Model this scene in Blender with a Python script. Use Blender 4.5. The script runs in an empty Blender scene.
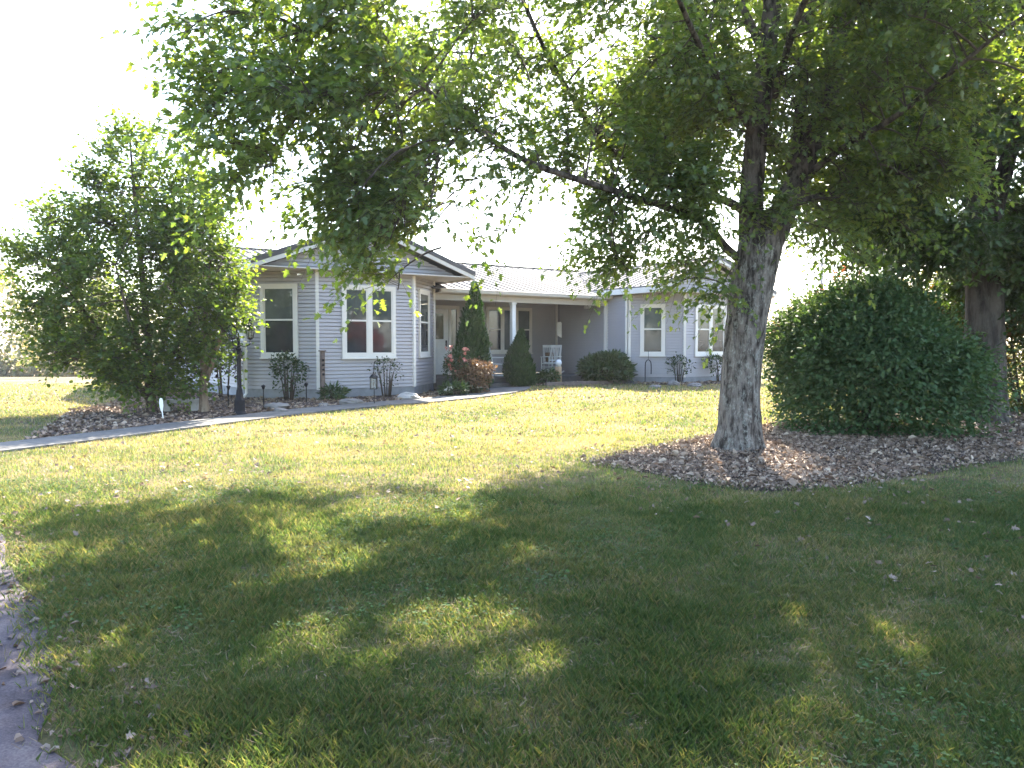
import bpy, math, random
import numpy as np
from mathutils import Vector

SC = bpy.context.scene
COL = SC.collection
R = math.radians
rng = np.random.default_rng(7)
random.seed(7)

# ------------------------------------------------------------------ camera, sky, sun, exposure
CAM_H, FPX, HOR = 1.6, 790.0, 345.0
cam_d = bpy.data.cameras.new("camera")
cam_d.sensor_width = 36.0
cam_d.lens = FPX / 1024 * 36.0
cam_d.clip_start = 0.05
cam_d.clip_end = 5000
cam = bpy.data.objects.new("camera", cam_d)
COL.objects.link(cam)
cam.location = (0, 0, CAM_H)
cam.rotation_euler = (R(90) - math.atan((384 - HOR) / FPX), 0, 0)
SC.camera = cam

SUN_EL = R(43)
SUN_AZ = R(15)          # from +Y towards +X
SUN = np.array([math.sin(SUN_AZ) * math.cos(SUN_EL), math.cos(SUN_AZ) * math.cos(SUN_EL), math.sin(SUN_EL)])
world = bpy.data.worlds.new("World")
SC.world = world
world.use_nodes = True
wn, wl = world.node_tree.nodes, world.node_tree.links
bg = wn["Background"]
sky = wn.new("ShaderNodeTexSky")
sky.sky_type = 'NISHITA'
sky.sun_disc = False
sky.sun_elevation = SUN_EL
sky.sun_rotation = SUN_AZ
sky.air_density = 1.0
sky.dust_density = 1.6
sky.ozone_density = 1.0
wl.new(sky.outputs[0], bg.inputs[0])
bg.inputs[1].default_value = 0.15
sun_d = bpy.data.lights.new("sun", 'SUN')
sun_d.energy = 5.0
sun_d.angle = R(0.53)
sun_d.color = (1.0, 0.90, 0.74)
sun_o = bpy.data.objects.new("sun", sun_d)
COL.objects.link(sun_o)
sun_o.rotation_euler = Vector(SUN).to_track_quat('Z', 'Y').to_euler()
sun_o.location = (30, 30, 30)
SC.view_settings.view_transform = 'Standard'
SC.view_settings.look = 'None'
SC.view_settings.exposure = 2.8
SC.view_settings.gamma = 1.0
SC.view_settings.use_curve_mapping = False
SC.render.engine = 'CYCLES'
SC.cycles.max_bounces = 7
SC.cycles.diffuse_bounces = 4
SC.cycles.glossy_bounces = 3
SC.cycles.transmission_bounces = 4
SC.cycles.transparent_max_bounces = 8
SC.cycles.use_denoising = True
SC.cycles.sample_clamp_indirect = 6

# ------------------------------------------------------------------ terrain
H0 = np.array([-4.568, 18.6, 0.305])      # front left corner of the left bay
HU = np.array([math.cos(R(35)), math.sin(R(35))])
HB = np.array([-HU[1], HU[0]])


def sstep(t):
    t = np.clip(t, 0, 1)
    return t * t * (3 - 2 * t)


def gz(x, y):
    x = np.asarray(x, float); y = np.asarray(y, float)
    z = 0.305 * np.clip((y - 2) / 16.6, 0, 1)
    a = (x - H0[0]) * HU[0] + (y - H0[1]) * HU[1]
    z = z + 0.10 * sstep((a - 3) / 4) * sstep((y - 15) / 7)
    z = z - np.clip(y - 32, 0, 70) * 0.055
    return z


def at(px, py):
    """ground point seen at a pixel of the photograph"""
    t = (px - 512) / FPX
    d = 10.0
    for _ in range(60):
        h = CAM_H - float(gz(t * d, d))
        d = 0.5 * d + 0.5 * h * FPX / (py - HOR)
    return np.array([t * d, d, float(gz(t * d, d))])


def pt(px, py, d):
    """point seen at a pixel, d metres ahead"""
    return np.array([(px - 512) / FPX * d, d, CAM_H + (HOR - py) / FPX * d])


def hl(a, b, z=0.0):
    """house frame to world"""
    return np.array([H0[0] + HU[0] * a + HB[0] * b, H0[1] + HU[1] * a + HB[1] * b, H0[2] + z])


# ------------------------------------------------------------------ numpy noise
def vnoise(p, seed=0):
    p = np.asarray(p, float)
    i = np.floor(p).astype(np.int64)
    f = p - i
    f = f * f * (3 - 2 * f)

    def h(ix, iy, iz):
        n = (ix * 374761393 + iy * 668265263 + iz * 2147483647 + seed * 1274126177) & 0xffffffff
        n = ((n ^ (n >> 13)) * 1274126177) & 0xffffffff
        n = (n ^ (n >> 16)) & 0xffffffff
        return n / 4294967295.0
    r = 0
    for dx in (0, 1):
        for dy in (0, 1):
            for dz in (0, 1):
                w = (f[..., 0] if dx else 1 - f[..., 0]) * (f[..., 1] if dy else 1 - f[..., 1]) * (f[..., 2] if dz else 1 - f[..., 2])
                r = r + w * h(i[..., 0] + dx, i[..., 1] + dy, i[..., 2] + dz)
    return r


def inpoly(P, poly):
    x, y = P[:, 0], P[:, 1]
    poly = np.asarray(poly)
    c = np.zeros(len(x), bool)
    j = len(poly) - 1
    for i in range(len(poly)):
        xi, yi = poly[i][:2]; xj, yj = poly[j][:2]
        m = ((yi > y) != (yj > y)) & (x < (xj - xi) * (y - yi) / (yj - yi + 1e-12) + xi)
        c ^= m
        j = i
    return c


def unit(v):
    v = np.asarray(v, float)
    return v / (np.linalg.norm(v, axis=-1, keepdims=True) + 1e-12)


# ------------------------------------------------------------------ materials
MATS = {}


class NT:
    def __init__(s, name):
        s.m = bpy.data.materials.new(name)
        s.m.use_nodes = True
        s.n = s.m.node_tree.nodes
        s.l = s.m.node_tree.links
        s.out = s.n["Material Output"]
        s.bsdf = s.n["Principled BSDF"]

    def node(s, t, **kw):
        o = s.n.new(t)
        for k, v in kw.items():
            setattr(o, k, v)
        return o

    def link(s, a, b):
        s.l.new(a, b)

    def pos(s):
        return s.node("ShaderNodeNewGeometry").outputs["Position"]

    def obj(s):
        return s.node("ShaderNodeTexCoord").outputs["Object"]

    def island(s):
        return s.node("ShaderNodeNewGeometry").outputs["Random Per Island"]

    def noise(s, vec, scale, detail=3, rough=0.55, stretch=None):
        if stretch:
            mp = s.node("ShaderNodeMapping")
            mp.inputs["Scale"].default_value = stretch
            s.link(vec, mp.inputs[0]); vec = mp.outputs[0]
        t = s.node("ShaderNodeTexNoise")
        t.inputs["Scale"].default_value = scale
        t.inputs["Detail"].default_value = detail
        t.inputs["Roughness"].default_value = rough
        s.link(vec, t.inputs["Vector"])
        return t.outputs["Fac"]

    def ramp(s, fac, stops):
        r = s.node("ShaderNodeValToRGB")
        e = r.color_ramp.elements
        while len(e) < len(stops):
            e.new(0.5)
        for i, (p, c) in enumerate(stops):
            e[i].position = p
            e[i].color = (*c, 1) if len(c) == 3 else c
        s.link(fac, r.inputs[0])
        return r.outputs[0]

    def mix(s, fac, a, b, mode='MIX'):
        m = s.node("ShaderNodeMix", data_type='RGBA', blend_type=mode)
        for sock, v in ((m.inputs[0], fac), (m.inputs[6], a), (m.inputs[7], b)):
            if isinstance(v, (int, float)):
                sock.default_value = v
            elif isinstance(v, tuple):
                sock.default_value = (*v, 1)
            else:
                s.link(v, sock)
        return m.outputs[2]

    def math(s, op, a, b):
        m = s.node("ShaderNodeMath", operation=op)
        for i, v in enumerate((a, b)):
            if isinstance(v, (int, float)):
                m.inputs[i].default_value = v
            else:
                s.link(v, m.inputs[i])
        return m.outputs[0]

    def bump(s, h, strength=0.5, dist=0.02):
        b = s.node("ShaderNodeBump")
        b.inputs["Strength"].default_value = strength
        b.inputs["Distance"].default_value = dist
        s.link(h, b.inputs["Height"])
        s.link(b.outputs[0], s.bsdf.inputs["Normal"])

    def setc(s, c, rough=0.7, spec=0.5, metal=0.0):
        if isinstance(c, tuple):
            s.bsdf.inputs["Base Color"].default_value = (*c, 1)
        else:
            s.link(c, s.bsdf.inputs["Base Color"])
        s.bsdf.inputs["Roughness"].default_value = rough
        s.bsdf.inputs["Specular IOR Level"].default_value = spec
        s.bsdf.inputs["Metallic"].default_value = metal
        return s.m


def m_plain(name, c, rough=0.6, var=0.12, scale=6, spec=0.5, metal=0.0, bump=0.0):
    t = NT(name)
    f = t.noise(t.obj(), scale, 5)
    lo = tuple(max(0, x * (1 - var)) for x in c)
    hi = tuple(min(1, x * (1 + var)) for x in c)
    t.setc(t.ramp(f, [(0.3, lo), (0.7, hi)]), rough, spec, metal)
    if bump:
        t.bump(t.noise(t.obj(), scale * 8, 4), bump, 0.01)
    return t.m


def m_leaf(name, stops, trans=0.35, tcol=(1.5, 1.9, 0.5), rough=0.45, patch=0.35, pscale=0.6, spec=0.4):
    """leaf: colour by leaf and by spray, light passes through the blade"""
    t = NT(name)
    isl = t.island()
    pn = t.noise(t.pos(), pscale, 2)
    f = t.math('ADD', t.math('MULTIPLY', isl, 1 - patch), t.math('MULTIPLY', pn, patch))
    c = t.ramp(f, stops)
    t.setc(c, rough, spec)
    tr = t.node("ShaderNodeBsdfTranslucent")
    t.link(t.mix(1.0, c, tcol, 'MULTIPLY'), tr.inputs[0])
    mx = t.node("ShaderNodeMixShader")
    mx.inputs[0].default_value = trans
    t.link(t.bsdf.outputs[0], mx.inputs[1]); t.link(tr.outputs[0], mx.inputs[2])
    t.link(mx.outputs[0], t.out.inputs["Surface"])
    return t.m


M = {}
M['maple'] = m_leaf("maple_leaf", [(0.0, (0.042, 0.074, 0.034)), (0.45, (0.068, 0.108, 0.046)), (0.75, (0.10, 0.135, 0.05)), (0.93, (0.15, 0.155, 0.05)), (1.0, (0.20, 0.14, 0.05))], 0.5, (2.6, 2.5, 0.6), rough=0.4, spec=0.6)
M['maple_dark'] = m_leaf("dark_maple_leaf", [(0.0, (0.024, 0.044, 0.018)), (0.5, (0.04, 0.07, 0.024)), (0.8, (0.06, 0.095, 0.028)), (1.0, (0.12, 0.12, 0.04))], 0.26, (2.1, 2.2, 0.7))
M['yard'] = m_leaf("yard_tree_leaf", [(0.0, (0.036, 0.064, 0.024)), (0.5, (0.06, 0.098, 0.03)), (0.8, (0.095, 0.13, 0.034)), (1.0, (0.15, 0.16, 0.04))], 0.5, (2.5, 2.4, 0.6))
M['arbor'] = m_leaf("arborvitae_leaf", [(0.0, (0.014, 0.04, 0.014)), (0.6, (0.03, 0.07, 0.02)), (1.0, (0.06, 0.10, 0.025))], 0.18, (1.5, 1.8, 0.6))
M['evergreen'] = m_leaf("evergreen_leaf", [(0.0, (0.02, 0.04, 0.016)), (0.6, (0.045, 0.075, 0.025)), (1.0, (0.09, 0.12, 0.04))], 0.2)
M['rose'] = m_leaf("rose_leaf", [(0.0, (0.02, 0.035, 0.018)), (0.7, (0.04, 0.065, 0.025)), (1.0, (0.09, 0.08, 0.03))], 0.25)
M['petal'] = m_leaf("pink_petal", [(0.0, (0.55, 0.10, 0.12)), (0.6, (0.65, 0.25, 0.22)), (1.0, (0.75, 0.55, 0.42))], 0.3, (1, 1, 1))
M['dryflower'] = m_leaf("dry_flower", [(0.0, (0.10, 0.055, 0.035)), (0.6, (0.18, 0.11, 0.065)), (1.0, (0.28, 0.2, 0.11))], 0.25, (1.2, 1.1, 0.8))
M['purple'] = m_leaf("purple_leaf", [(0.0, (0.015, 0.012, 0.022)), (1.0, (0.05, 0.035, 0.055))], 0.2, (1.2, 1, 1.2))
M['whitepetal'] = m_leaf("white_petal", [(0.0, (0.6, 0.6, 0.55)), (1.0, (0.8, 0.8, 0.76))], 0.3, (1, 1, 1))
M['redshrub'] = m_leaf("red_shrub_leaf", [(0.0, (0.03, 0.05, 0.018)), (0.5, (0.05, 0.075, 0.022)), (0.62, (0.10, 0.085, 0.025)), (0.75, (0.16, 0.06, 0.03)), (1.0, (0.22, 0.17, 0.03))], 0.4, (2.2, 1.8, 0.7), patch=0.6, pscale=1.2)
M['clover'] = m_leaf('clover_leaf', [(0.0, (0.04, 0.075, 0.03)), (1.0, (0.075, 0.12, 0.045))], 0.3, (1.6, 1.8, 0.7), 0.7, spec=0.08)
M['thatch'] = m_leaf('dry_thatch', [(0.0, (0.10, 0.07, 0.045)), (0.6, (0.19, 0.145, 0.095)), (1.0, (0.32, 0.26, 0.18))], 0.1, (1, 1, 1), 0.9, spec=0.1)
M['farwood'] = m_leaf("far_wood_leaf", [(0.0, (0.06, 0.08, 0.04)), (0.4, (0.10, 0.12, 0.055)), (0.7, (0.18, 0.15, 0.08)), (1.0, (0.24, 0.16, 0.09))], 0.5, (2.0, 1.9, 1.2), patch=0.65, pscale=0.12)
M['litter'] = m_leaf("dead_leaf", [(0.0, (0.06, 0.035, 0.025)), (0.35, (0.13, 0.085, 0.06)), (0.65, (0.22, 0.165, 0.13)), (0.90, (0.27, 0.215, 0.17)), (1.0, (0.28, 0.09, 0.05))], 0.15, (1.2, 1, 0.8), 0.7)
M['chips'] = m_leaf("mulch_chip", [(0.0, (0.08, 0.05, 0.032)), (0.4, (0.20, 0.137, 0.10)), (0.75, (0.33, 0.25, 0.185)), (1.0, (0.52, 0.43, 0.33))], 0.05, (1, 1, 1), 0.75, patch=0.25)


def burning_bush():
    t = NT("burning_bush_leaf")
    isl = t.island()
    g = t.node("ShaderNodeNewGeometry")
    sep = t.node("ShaderNodeSeparateXYZ"); t.link(t.obj(), sep.inputs[0])
    gf = t.math('ADD', t.math('MULTIPLY', isl, 0.55), t.math('MULTIPLY', t.noise(t.obj(), 2.5, 3), 0.45))
    green = t.ramp(gf, [(0.1, (0.03, 0.058, 0.026)), (0.5, (0.056, 0.10, 0.042)), (0.8, (0.09, 0.125, 0.052)), (0.95, (0.15, 0.135, 0.055))])
    red = t.ramp(isl, [(0.0, (0.30, 0.04, 0.03)), (1.0, (0.5, 0.12, 0.06))])
    f = t.math('ADD', t.math('MULTIPLY', sep.outputs[1], 0.55), t.math('MULTIPLY', t.noise(t.obj(), 1.6, 2), 1.1))
    f = t.math('ADD', f, t.math('MULTIPLY', sep.outputs[2], 0.35))
    fr = t.ramp(t.math('MULTIPLY', f, 0.5), [(0.80, (0, 0, 0)), (0.98, (1, 1, 1))])
    fr2 = t.math('MULTIPLY', fr, 0.9)
    c = t.mix(fr2, green, red)
    t.setc(c, 0.6, 0.22)
    tr = t.node("ShaderNodeBsdfTranslucent")
    t.link(t.mix(1.0, c, (1.8, 1.8, 0.7), 'MULTIPLY'), tr.inputs[0])
    mx = t.node("ShaderNodeMixShader"); mx.inputs[0].default_value = 0.25
    t.link(t.bsdf.outputs[0], mx.inputs[1]); t.link(tr.outputs[0], mx.inputs[2])
    t.link(mx.outputs[0], t.out.inputs["Surface"])
    return t.m


M['bush'] = burning_bush()


def lawn_colour(t, blade):
    p = t.pos()
    big = t.noise(p, 0.55, 4, 0.6)
    mid = t.noise(p, 2.4, 3, 0.6)
    f = t.math('ADD', t.math('MULTIPLY', big, 0.55), t.math('MULTIPLY', mid, 0.45))
    sp = t.node("ShaderNodeSeparateXYZ"); t.link(p, sp.inputs[0])
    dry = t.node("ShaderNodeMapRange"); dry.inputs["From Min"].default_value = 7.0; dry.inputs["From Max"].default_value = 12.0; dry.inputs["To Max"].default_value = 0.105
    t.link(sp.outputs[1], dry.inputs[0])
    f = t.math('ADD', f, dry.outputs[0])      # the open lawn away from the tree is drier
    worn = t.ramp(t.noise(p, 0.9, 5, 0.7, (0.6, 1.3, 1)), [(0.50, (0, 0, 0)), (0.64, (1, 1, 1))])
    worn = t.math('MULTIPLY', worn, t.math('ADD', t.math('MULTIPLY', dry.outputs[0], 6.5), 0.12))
    straw = lambda c, col: t.mix(worn, c, col)
    if blade:
        isl = t.island()
        f = t.math('ADD', t.math('MULTIPLY', f, 0.68), t.math('MULTIPLY', isl, 0.32))
        return straw(t.ramp(f, [(0.28, (0.042, 0.082, 0.034)), (0.45, (0.076, 0.126, 0.05)), (0.57, (0.125, 0.148, 0.068)), (0.67, (0.22, 0.195, 0.115)), (0.78, (0.34, 0.28, 0.19))]), (0.33, 0.25, 0.155))
    fine = t.noise(p, 30, 3, 0.7)
    f = t.math('ADD', t.math('MULTIPLY', f, 0.75), t.math('MULTIPLY', fine, 0.25))
    return straw(t.ramp(f, [(0.32, (0.035, 0.04, 0.018)), (0.47, (0.075, 0.07, 0.032)), (0.56, (0.12, 0.095, 0.05)), (0.66, (0.17, 0.13, 0.08))]), (0.20, 0.145, 0.085))


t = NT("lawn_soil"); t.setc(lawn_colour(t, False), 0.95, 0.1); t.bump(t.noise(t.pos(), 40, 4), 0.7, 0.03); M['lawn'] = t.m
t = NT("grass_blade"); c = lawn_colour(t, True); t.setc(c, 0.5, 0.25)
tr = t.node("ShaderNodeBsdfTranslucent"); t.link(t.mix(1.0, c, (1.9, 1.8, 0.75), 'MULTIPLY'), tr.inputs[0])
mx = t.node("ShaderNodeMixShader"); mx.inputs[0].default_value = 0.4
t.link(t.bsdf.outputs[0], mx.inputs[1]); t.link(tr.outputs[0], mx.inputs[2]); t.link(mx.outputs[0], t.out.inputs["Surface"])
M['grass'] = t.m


def bark(name, dark, light, lichen, lf=0.62, scale=1.0):
    t = NT(name)
    o = t.obj()
    n1 = t.noise(o, 9 * scale, 6, 0.65, (1, 1, 0.22))
    c = t.ramp(n1, [(0.40, dark), (0.58, light)])
    n2 = t.noise(o, 6 * scale, 4, 0.7, (1, 1, 0.55))
    n3 = t.noise(o, 26 * scale, 3, 0.7, (1, 1, 0.5))
    lm = t.math('MULTIPLY', t.ramp(n2, [(0.48, (0, 0, 0)), (0.62, (1, 1, 1))]), t.ramp(n3, [(0.42, (0, 0, 0)), (0.58, (1, 1, 1))]))
    c = t.mix(t.math('MULTIPLY', lm, lf), c, lichen)
    t.setc(c, 0.92, 0.15)
    t.bump(t.math('ADD', n1, t.math('MULTIPLY', n3, 0.5)), 0.9, 0.03)
    return t.m


M['bark'] = bark("maple_bark", (0.03, 0.024, 0.02), (0.17, 0.145, 0.125), (0.34, 0.34, 0.30), 0.6, 1.9)
M['bark_limb_shaded'] = bark("shaded_limb_bark", (0.02, 0.015, 0.012), (0.10, 0.08, 0.068), (0.17, 0.17, 0.14), 0.35, 1.6)  # darker copy of the maple bark; shade on the limbs put into the colour
M['bark_dark'] = bark("dark_bark", (0.03, 0.024, 0.02), (0.09, 0.075, 0.062), (0.14, 0.14, 0.12), 0.3)
M['bark_tan'] = bark("tan_bark", (0.10, 0.07, 0.05), (0.24, 0.18, 0.13), (0.28, 0.25, 0.2), 0.3)
M['bark_yard'] = bark('yard_bark', (0.04, 0.03, 0.022), (0.12, 0.09, 0.07), (0.16, 0.14, 0.11), 0.3)
M['twig'] = m_plain("twig_bark", (0.06, 0.045, 0.035), 0.9)


def siding():
    t = NT("vinyl_siding")
    o = t.obj()
    n = t.noise(o, 1.3, 5, 0.6)
    c = t.ramp(n, [(0.3, (0.385, 0.37, 0.39)), (0.7, (0.435, 0.415, 0.435))])
    sep = t.node("ShaderNodeSeparateXYZ"); t.link(o, sep.inputs[0])
    streak = t.noise(o, 14, 3, 0.6, (1, 1, 0.06))
    c = t.mix(t.math('MULTIPLY', t.ramp(streak, [(0.55, (0, 0, 0)), (0.8, (1, 1, 1))]), 0.18), c, (0.36, 0.35, 0.34))
    t.setc(c, 0.5, 0.35)
    return t.m


M['siding'] = siding()
M['trim'] = m_plain("white_trim", (0.70, 0.665, 0.61), 0.45, 0.05, 3)
M['taupe'] = m_plain("taupe_soffit", (0.52, 0.49, 0.46), 0.6, 0.06, 3)
M['cream'] = m_plain('cream_gutter', (0.58, 0.55, 0.50), 0.45, 0.06, 3)
M['darktrim'] = m_plain("charcoal_metal_edge", (0.07, 0.065, 0.07), 0.4, 0.1, 4)
M['block'] = m_plain("foundation_block", (0.25, 0.255, 0.27), 0.9, 0.18, 5, bump=0.4)
t = NT("metal_roof"); n = t.noise(t.obj(), 1.5, 5); t.setc(t.ramp(n, [(0.3, (0.10, 0.099, 0.104)), (0.7, (0.14, 0.138, 0.143))]), 0.7, 0.05, 0.0); M['roof'] = t.m
t = NT("concrete"); n = t.noise(t.pos(), 3, 6, 0.65); n2 = t.noise(t.pos(), 60, 3, 0.7)
c = t.ramp(t.math('ADD', t.math('MULTIPLY', n, 0.7), t.math('MULTIPLY', n2, 0.3)), [(0.35, (0.075, 0.075, 0.075)), (0.65, (0.14, 0.139, 0.135))]); t.setc(c, 0.9, 0.2); t.bump(n2, 0.3, 0.005); M['concrete'] = t.m
t = NT("worn_asphalt"); n = t.noise(t.pos(), 2.2, 6, 0.7); n2 = t.noise(t.pos(), 90, 3, 0.7)
c = t.ramp(t.math('ADD', t.math('MULTIPLY', n, 0.6), t.math('MULTIPLY', n2, 0.4)), [(0.36, (0.03, 0.026, 0.032)), (0.5, (0.075, 0.065, 0.078)), (0.66, (0.15, 0.135, 0.14))]); t.setc(c, 0.93, 0.2); t.bump(n2, 0.8, 0.008); M['asphalt'] = t.m
t = NT("mulch_soil"); n = t.noise(t.pos(), 25, 5, 0.7); t.setc(t.ramp(n, [(0.35, (0.03, 0.022, 0.02)), (0.65, (0.10, 0.075, 0.065))]), 0.95, 0.1); t.bump(n, 0.9, 0.03); M['mulch'] = t.m


def glass(name, c, scale=2.2):
    t = NT(name)
    n = t.noise(t.obj(), scale, 3)
    t.setc(t.ramp(n, [(0.35, tuple(x * 0.75 for x in c)), (0.65, tuple(x * 1.25 for x in c))]), 0.03, 0.6)
    t.bsdf.inputs["Coat Weight"].default_value = 0.3
    t.bsdf.inputs["Coat Roughness"].default_value = 0.02
    return t.m


M['glass_up'] = glass("window_glass_upper", (0.07, 0.085, 0.08))
M['glass_low'] = glass("window_glass_lower", (0.026, 0.031, 0.038))
M['blackmetal'] = m_plain("black_metal", (0.012, 0.012, 0.014), 0.6, 0.2, spec=0.25)
M['bluemetal'] = m_plain("weathered_black_paint", (0.012, 0.012, 0.015), 0.7, 0.25, spec=0.2)
t = NT("lantern_glass"); t.setc((0.42, 0.45, 0.47), 0.25, 0.5); t.bsdf.inputs["Transmission Weight"].default_value = 0.7; M['lglass'] = t.m
M['oldwood'] = m_plain("weathered_wood", (0.16, 0.12, 0.105), 0.9, 0.3, 9, bump=0.4)
M['tanwood'] = m_plain("tan_wood", (0.36, 0.25, 0.15), 0.8, 0.2, 9, bump=0.3)
M['white'] = m_plain("white_paint", (0.78, 0.77, 0.75), 0.5, 0.05)
M['cushion'] = m_plain("brown_cushion", (0.20, 0.12, 0.07), 0.9, 0.3, 14)
M['rock'] = m_plain("field_stone", (0.17, 0.155, 0.145), 0.9, 0.3, 5, bump=0.6)
M['palerock'] = m_plain("pale_stone", (0.34, 0.32, 0.295), 0.9, 0.2, 6, bump=0.6)
M['globe'] = m_plain("pale_globe", (0.6, 0.62, 0.66), 0.15, 0.1)
M['polewood'] = m_plain("utility_pole_wood", (0.24, 0.21, 0.19), 0.9, 0.2)


# ------------------------------------------------------------------ mesh helpers
def link(name, me, mats, parent=None, loc=None, smooth=False):
    o = bpy.data.objects.new(name, me)
    COL.objects.link(o)
    for m in (mats if isinstance(mats, (list, tuple)) else [mats]):
        me.materials.append(M[m])
    if smooth:
        me.polygons.foreach_set("use_smooth", np.ones(len(me.polygons), bool))
    if parent is not None:
        o.parent = parent
    if loc is not None:
        o.location = loc
    return o


def empty(name, loc, rz=0.0):
    o = bpy.data.objects.new(name, None)
    o.empty_display_size = 0.2
    COL.objects.link(o)
    o.location = tuple(loc)
    o.rotation_euler = (0, 0, rz)
    return o


def tag(o, label=None, cat=None, group=None, kind=None):
    if label: o["label"] = label
    if cat: o["category"] = cat
    if group: o["group"] = group
    if kind: o["kind"] = kind
    return o


def copy_tree(o, parent=None):
    c = o.copy(); COL.objects.link(c)
    if parent is not None:
        c.parent = parent
    for ch in list(o.children):
        copy_tree(ch, c)
    return c


class MB:
    def __init__(s):
        s.v = []; s.f = []; s.mi = []

    def add(s, verts, faces, mi=0):
        o = len(s.v)
        s.v += [tuple(map(float, p)) for p in verts]
        for f in faces:
            s.f.append(tuple(i + o for i in f)); s.mi.append(mi)
        return s

    def box(s, c, size, rz=0.0, mi=0, rx=0.0):
        sx, sy, sz = [q / 2 for q in size]
        vs = []
        for z in (-sz, sz):
            for x, y in ((-sx, -sy), (sx, -sy), (sx, sy), (-sx, sy)):
                y2, z2 = y * math.cos(rx) - z * math.sin(rx), y * math.sin(rx) + z * math.cos(rx)
                vs.append((c[0] + x * math.cos(rz) - y2 * math.sin(rz), c[1] + x * math.sin(rz) + y2 * math.cos(rz), c[2] + z2))
        return s.add(vs, [(3, 2, 1, 0), (4, 5, 6, 7), (0, 1, 5, 4), (1, 2, 6, 5), (2, 3, 7, 6), (3, 0, 4, 7)], mi)

    def hexa(s, vs, mi=0):
        """eight corners: bottom four then top four"""
        return s.add(vs, [(3, 2, 1, 0), (4, 5, 6, 7), (0, 1, 5, 4), (1, 2, 6, 5), (2, 3, 7, 6), (3, 0, 4, 7)], mi)

    def tube(s, pts, radii, n=8, mi=0, cap=True):
        pts = np.asarray(pts, float)
        radii = np.broadcast_to(np.asarray(radii, float), (len(pts),))
        d = unit(np.gradient(pts, axis=0))
        ref = np.array([0, 0, 1.0]) if abs(d[:, 2]).mean() < 0.8 else np.array([1.0, 0, 0])
        x = unit(np.cross(d, ref)); y = np.cross(d, x)
        th = np.linspace(0, 2 * math.pi, n, endpoint=False)
        vs = (pts[:, None, :] + radii[:, None, None] * (np.cos(th)[None, :, None] * x[:, None, :] + np.sin(th)[None, :, None] * y[:, None, :])).reshape(-1, 3)
        fs = []
        for i in range(len(pts) - 1):
            for k in range(n):
                a, b = i * n + k, i * n + (k + 1) % n
                fs.append((a, a + n, b + n, b))
        if cap:
            fs.append(tuple(range(n))); fs.append(tuple(range((len(pts) - 1) * n + n - 1, (len(pts) - 1) * n - 1, -1)))
        return s.add(vs, fs, mi)

    def lathe(s, c, prof, n=16, mi=0):
        vs = []
        for r, z in prof:
            for k in range(n):
                t = 2 * math.pi * k / n
                vs.append((c[0] + r * math.cos(t), c[1] + r * math.sin(t), c[2] + z))
        fs = []
        for i in range(len(prof) - 1):
            for k in range(n):
                a, b = i * n + k, i * n + (k + 1) % n
                fs.append((a, b, b + n, a + n))
        fs.append(tuple(range(n - 1, -1, -1)))
        fs.append(tuple(range((len(prof) - 1) * n, len(prof) * n)))
        return s.add(vs, fs, mi)

    def build(s, name, mats, parent=None, loc=None, smooth=False, bevel=0.0):
        me = bpy.data.meshes.new(name)
        me.from_pydata(s.v, [], s.f)
        o = link(name, me, mats, parent, loc, smooth)
        me.polygons.foreach_set("material_index", np.array(s.mi, np.int32))
        if bevel:
            b = o.modifiers.new("bevel", 'BEVEL'); b.width = bevel; b.segments = 2; b.limit_method = 'ANGLE'
        return o


def np_mesh(name, verts, loops, counts):
    me = bpy.data.meshes.new(name)
    me.vertices.add(len(verts)); me.vertices.foreach_set("co", np.ascontiguousarray(verts, np.float32).ravel())
    me.loops.add(len(loops)); me.loops.foreach_set("vertex_index", np.ascontiguousarray(loops, np.int32))
    me.polygons.add(len(counts))
    st = np.concatenate([[0], np.cumsum(counts)[:-1]])
    me.polygons.foreach_set("loop_start", st.astype(np.int32))
    try:
        me.polygons.foreach_set("loop_total", np.asarray(counts, np.int32))
    except Exception:
        pass
    me.update(calc_edges=True)
    return me


def instances(name, tmpl, faces, C, X, Y, Z, S, mats, parent=None, loc=None):
    """one mesh holding a copy of a small shape at every C, with its own axes and size"""
    tmpl = np.asarray(tmpl, float)
    k = len(tmpl); n = len(C)
    S = np.broadcast_to(np.asarray(S, float), (n,)) if np.ndim(S) < 2 else np.asarray(S)
    S3 = S[:, None] * np.ones(3) if S.ndim == 1 else S
    V = C[:, None, :] + (tmpl[None, :, 0, None] * S3[:, None, 0, None]) * X[:, None, :] + (tmpl[None, :, 1, None] * S3[:, None, 1, None]) * Y[:, None, :] + (tmpl[None, :, 2, None] * S3[:, None, 2, None]) * Z[:, None, :]
    fl = np.concatenate([np.array(f) for f in faces])
    loops = (np.arange(n)[:, None] * k + fl[None, :]).ravel()
    counts = np.tile(np.array([len(f) for f in faces]), n)
    if loc is not None:
        V = V - np.asarray(loc)[None, None, :]
    me = np_mesh(name, V.reshape(-1, 3), loops, counts)
    return link(name, me, mats, parent)


def leaf_tmpl(half, fold=0.22, curl=0.18):
    """half = right-hand outline from stalk to tip; folded on the midrib"""
    pts = [(0, 0), (0, 1)]
    pts += half + [(-x, y) for x, y in half]
    v = [(x, y, fold * abs(x) - curl * y * y) for x, y in pts]
    k = len(half)
    return v, [tuple([0] + list(range(2, 2 + k)) + [1]), tuple([1] + list(range(1 + 2 * k, 1 + k, -1)) + [0])]


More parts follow.
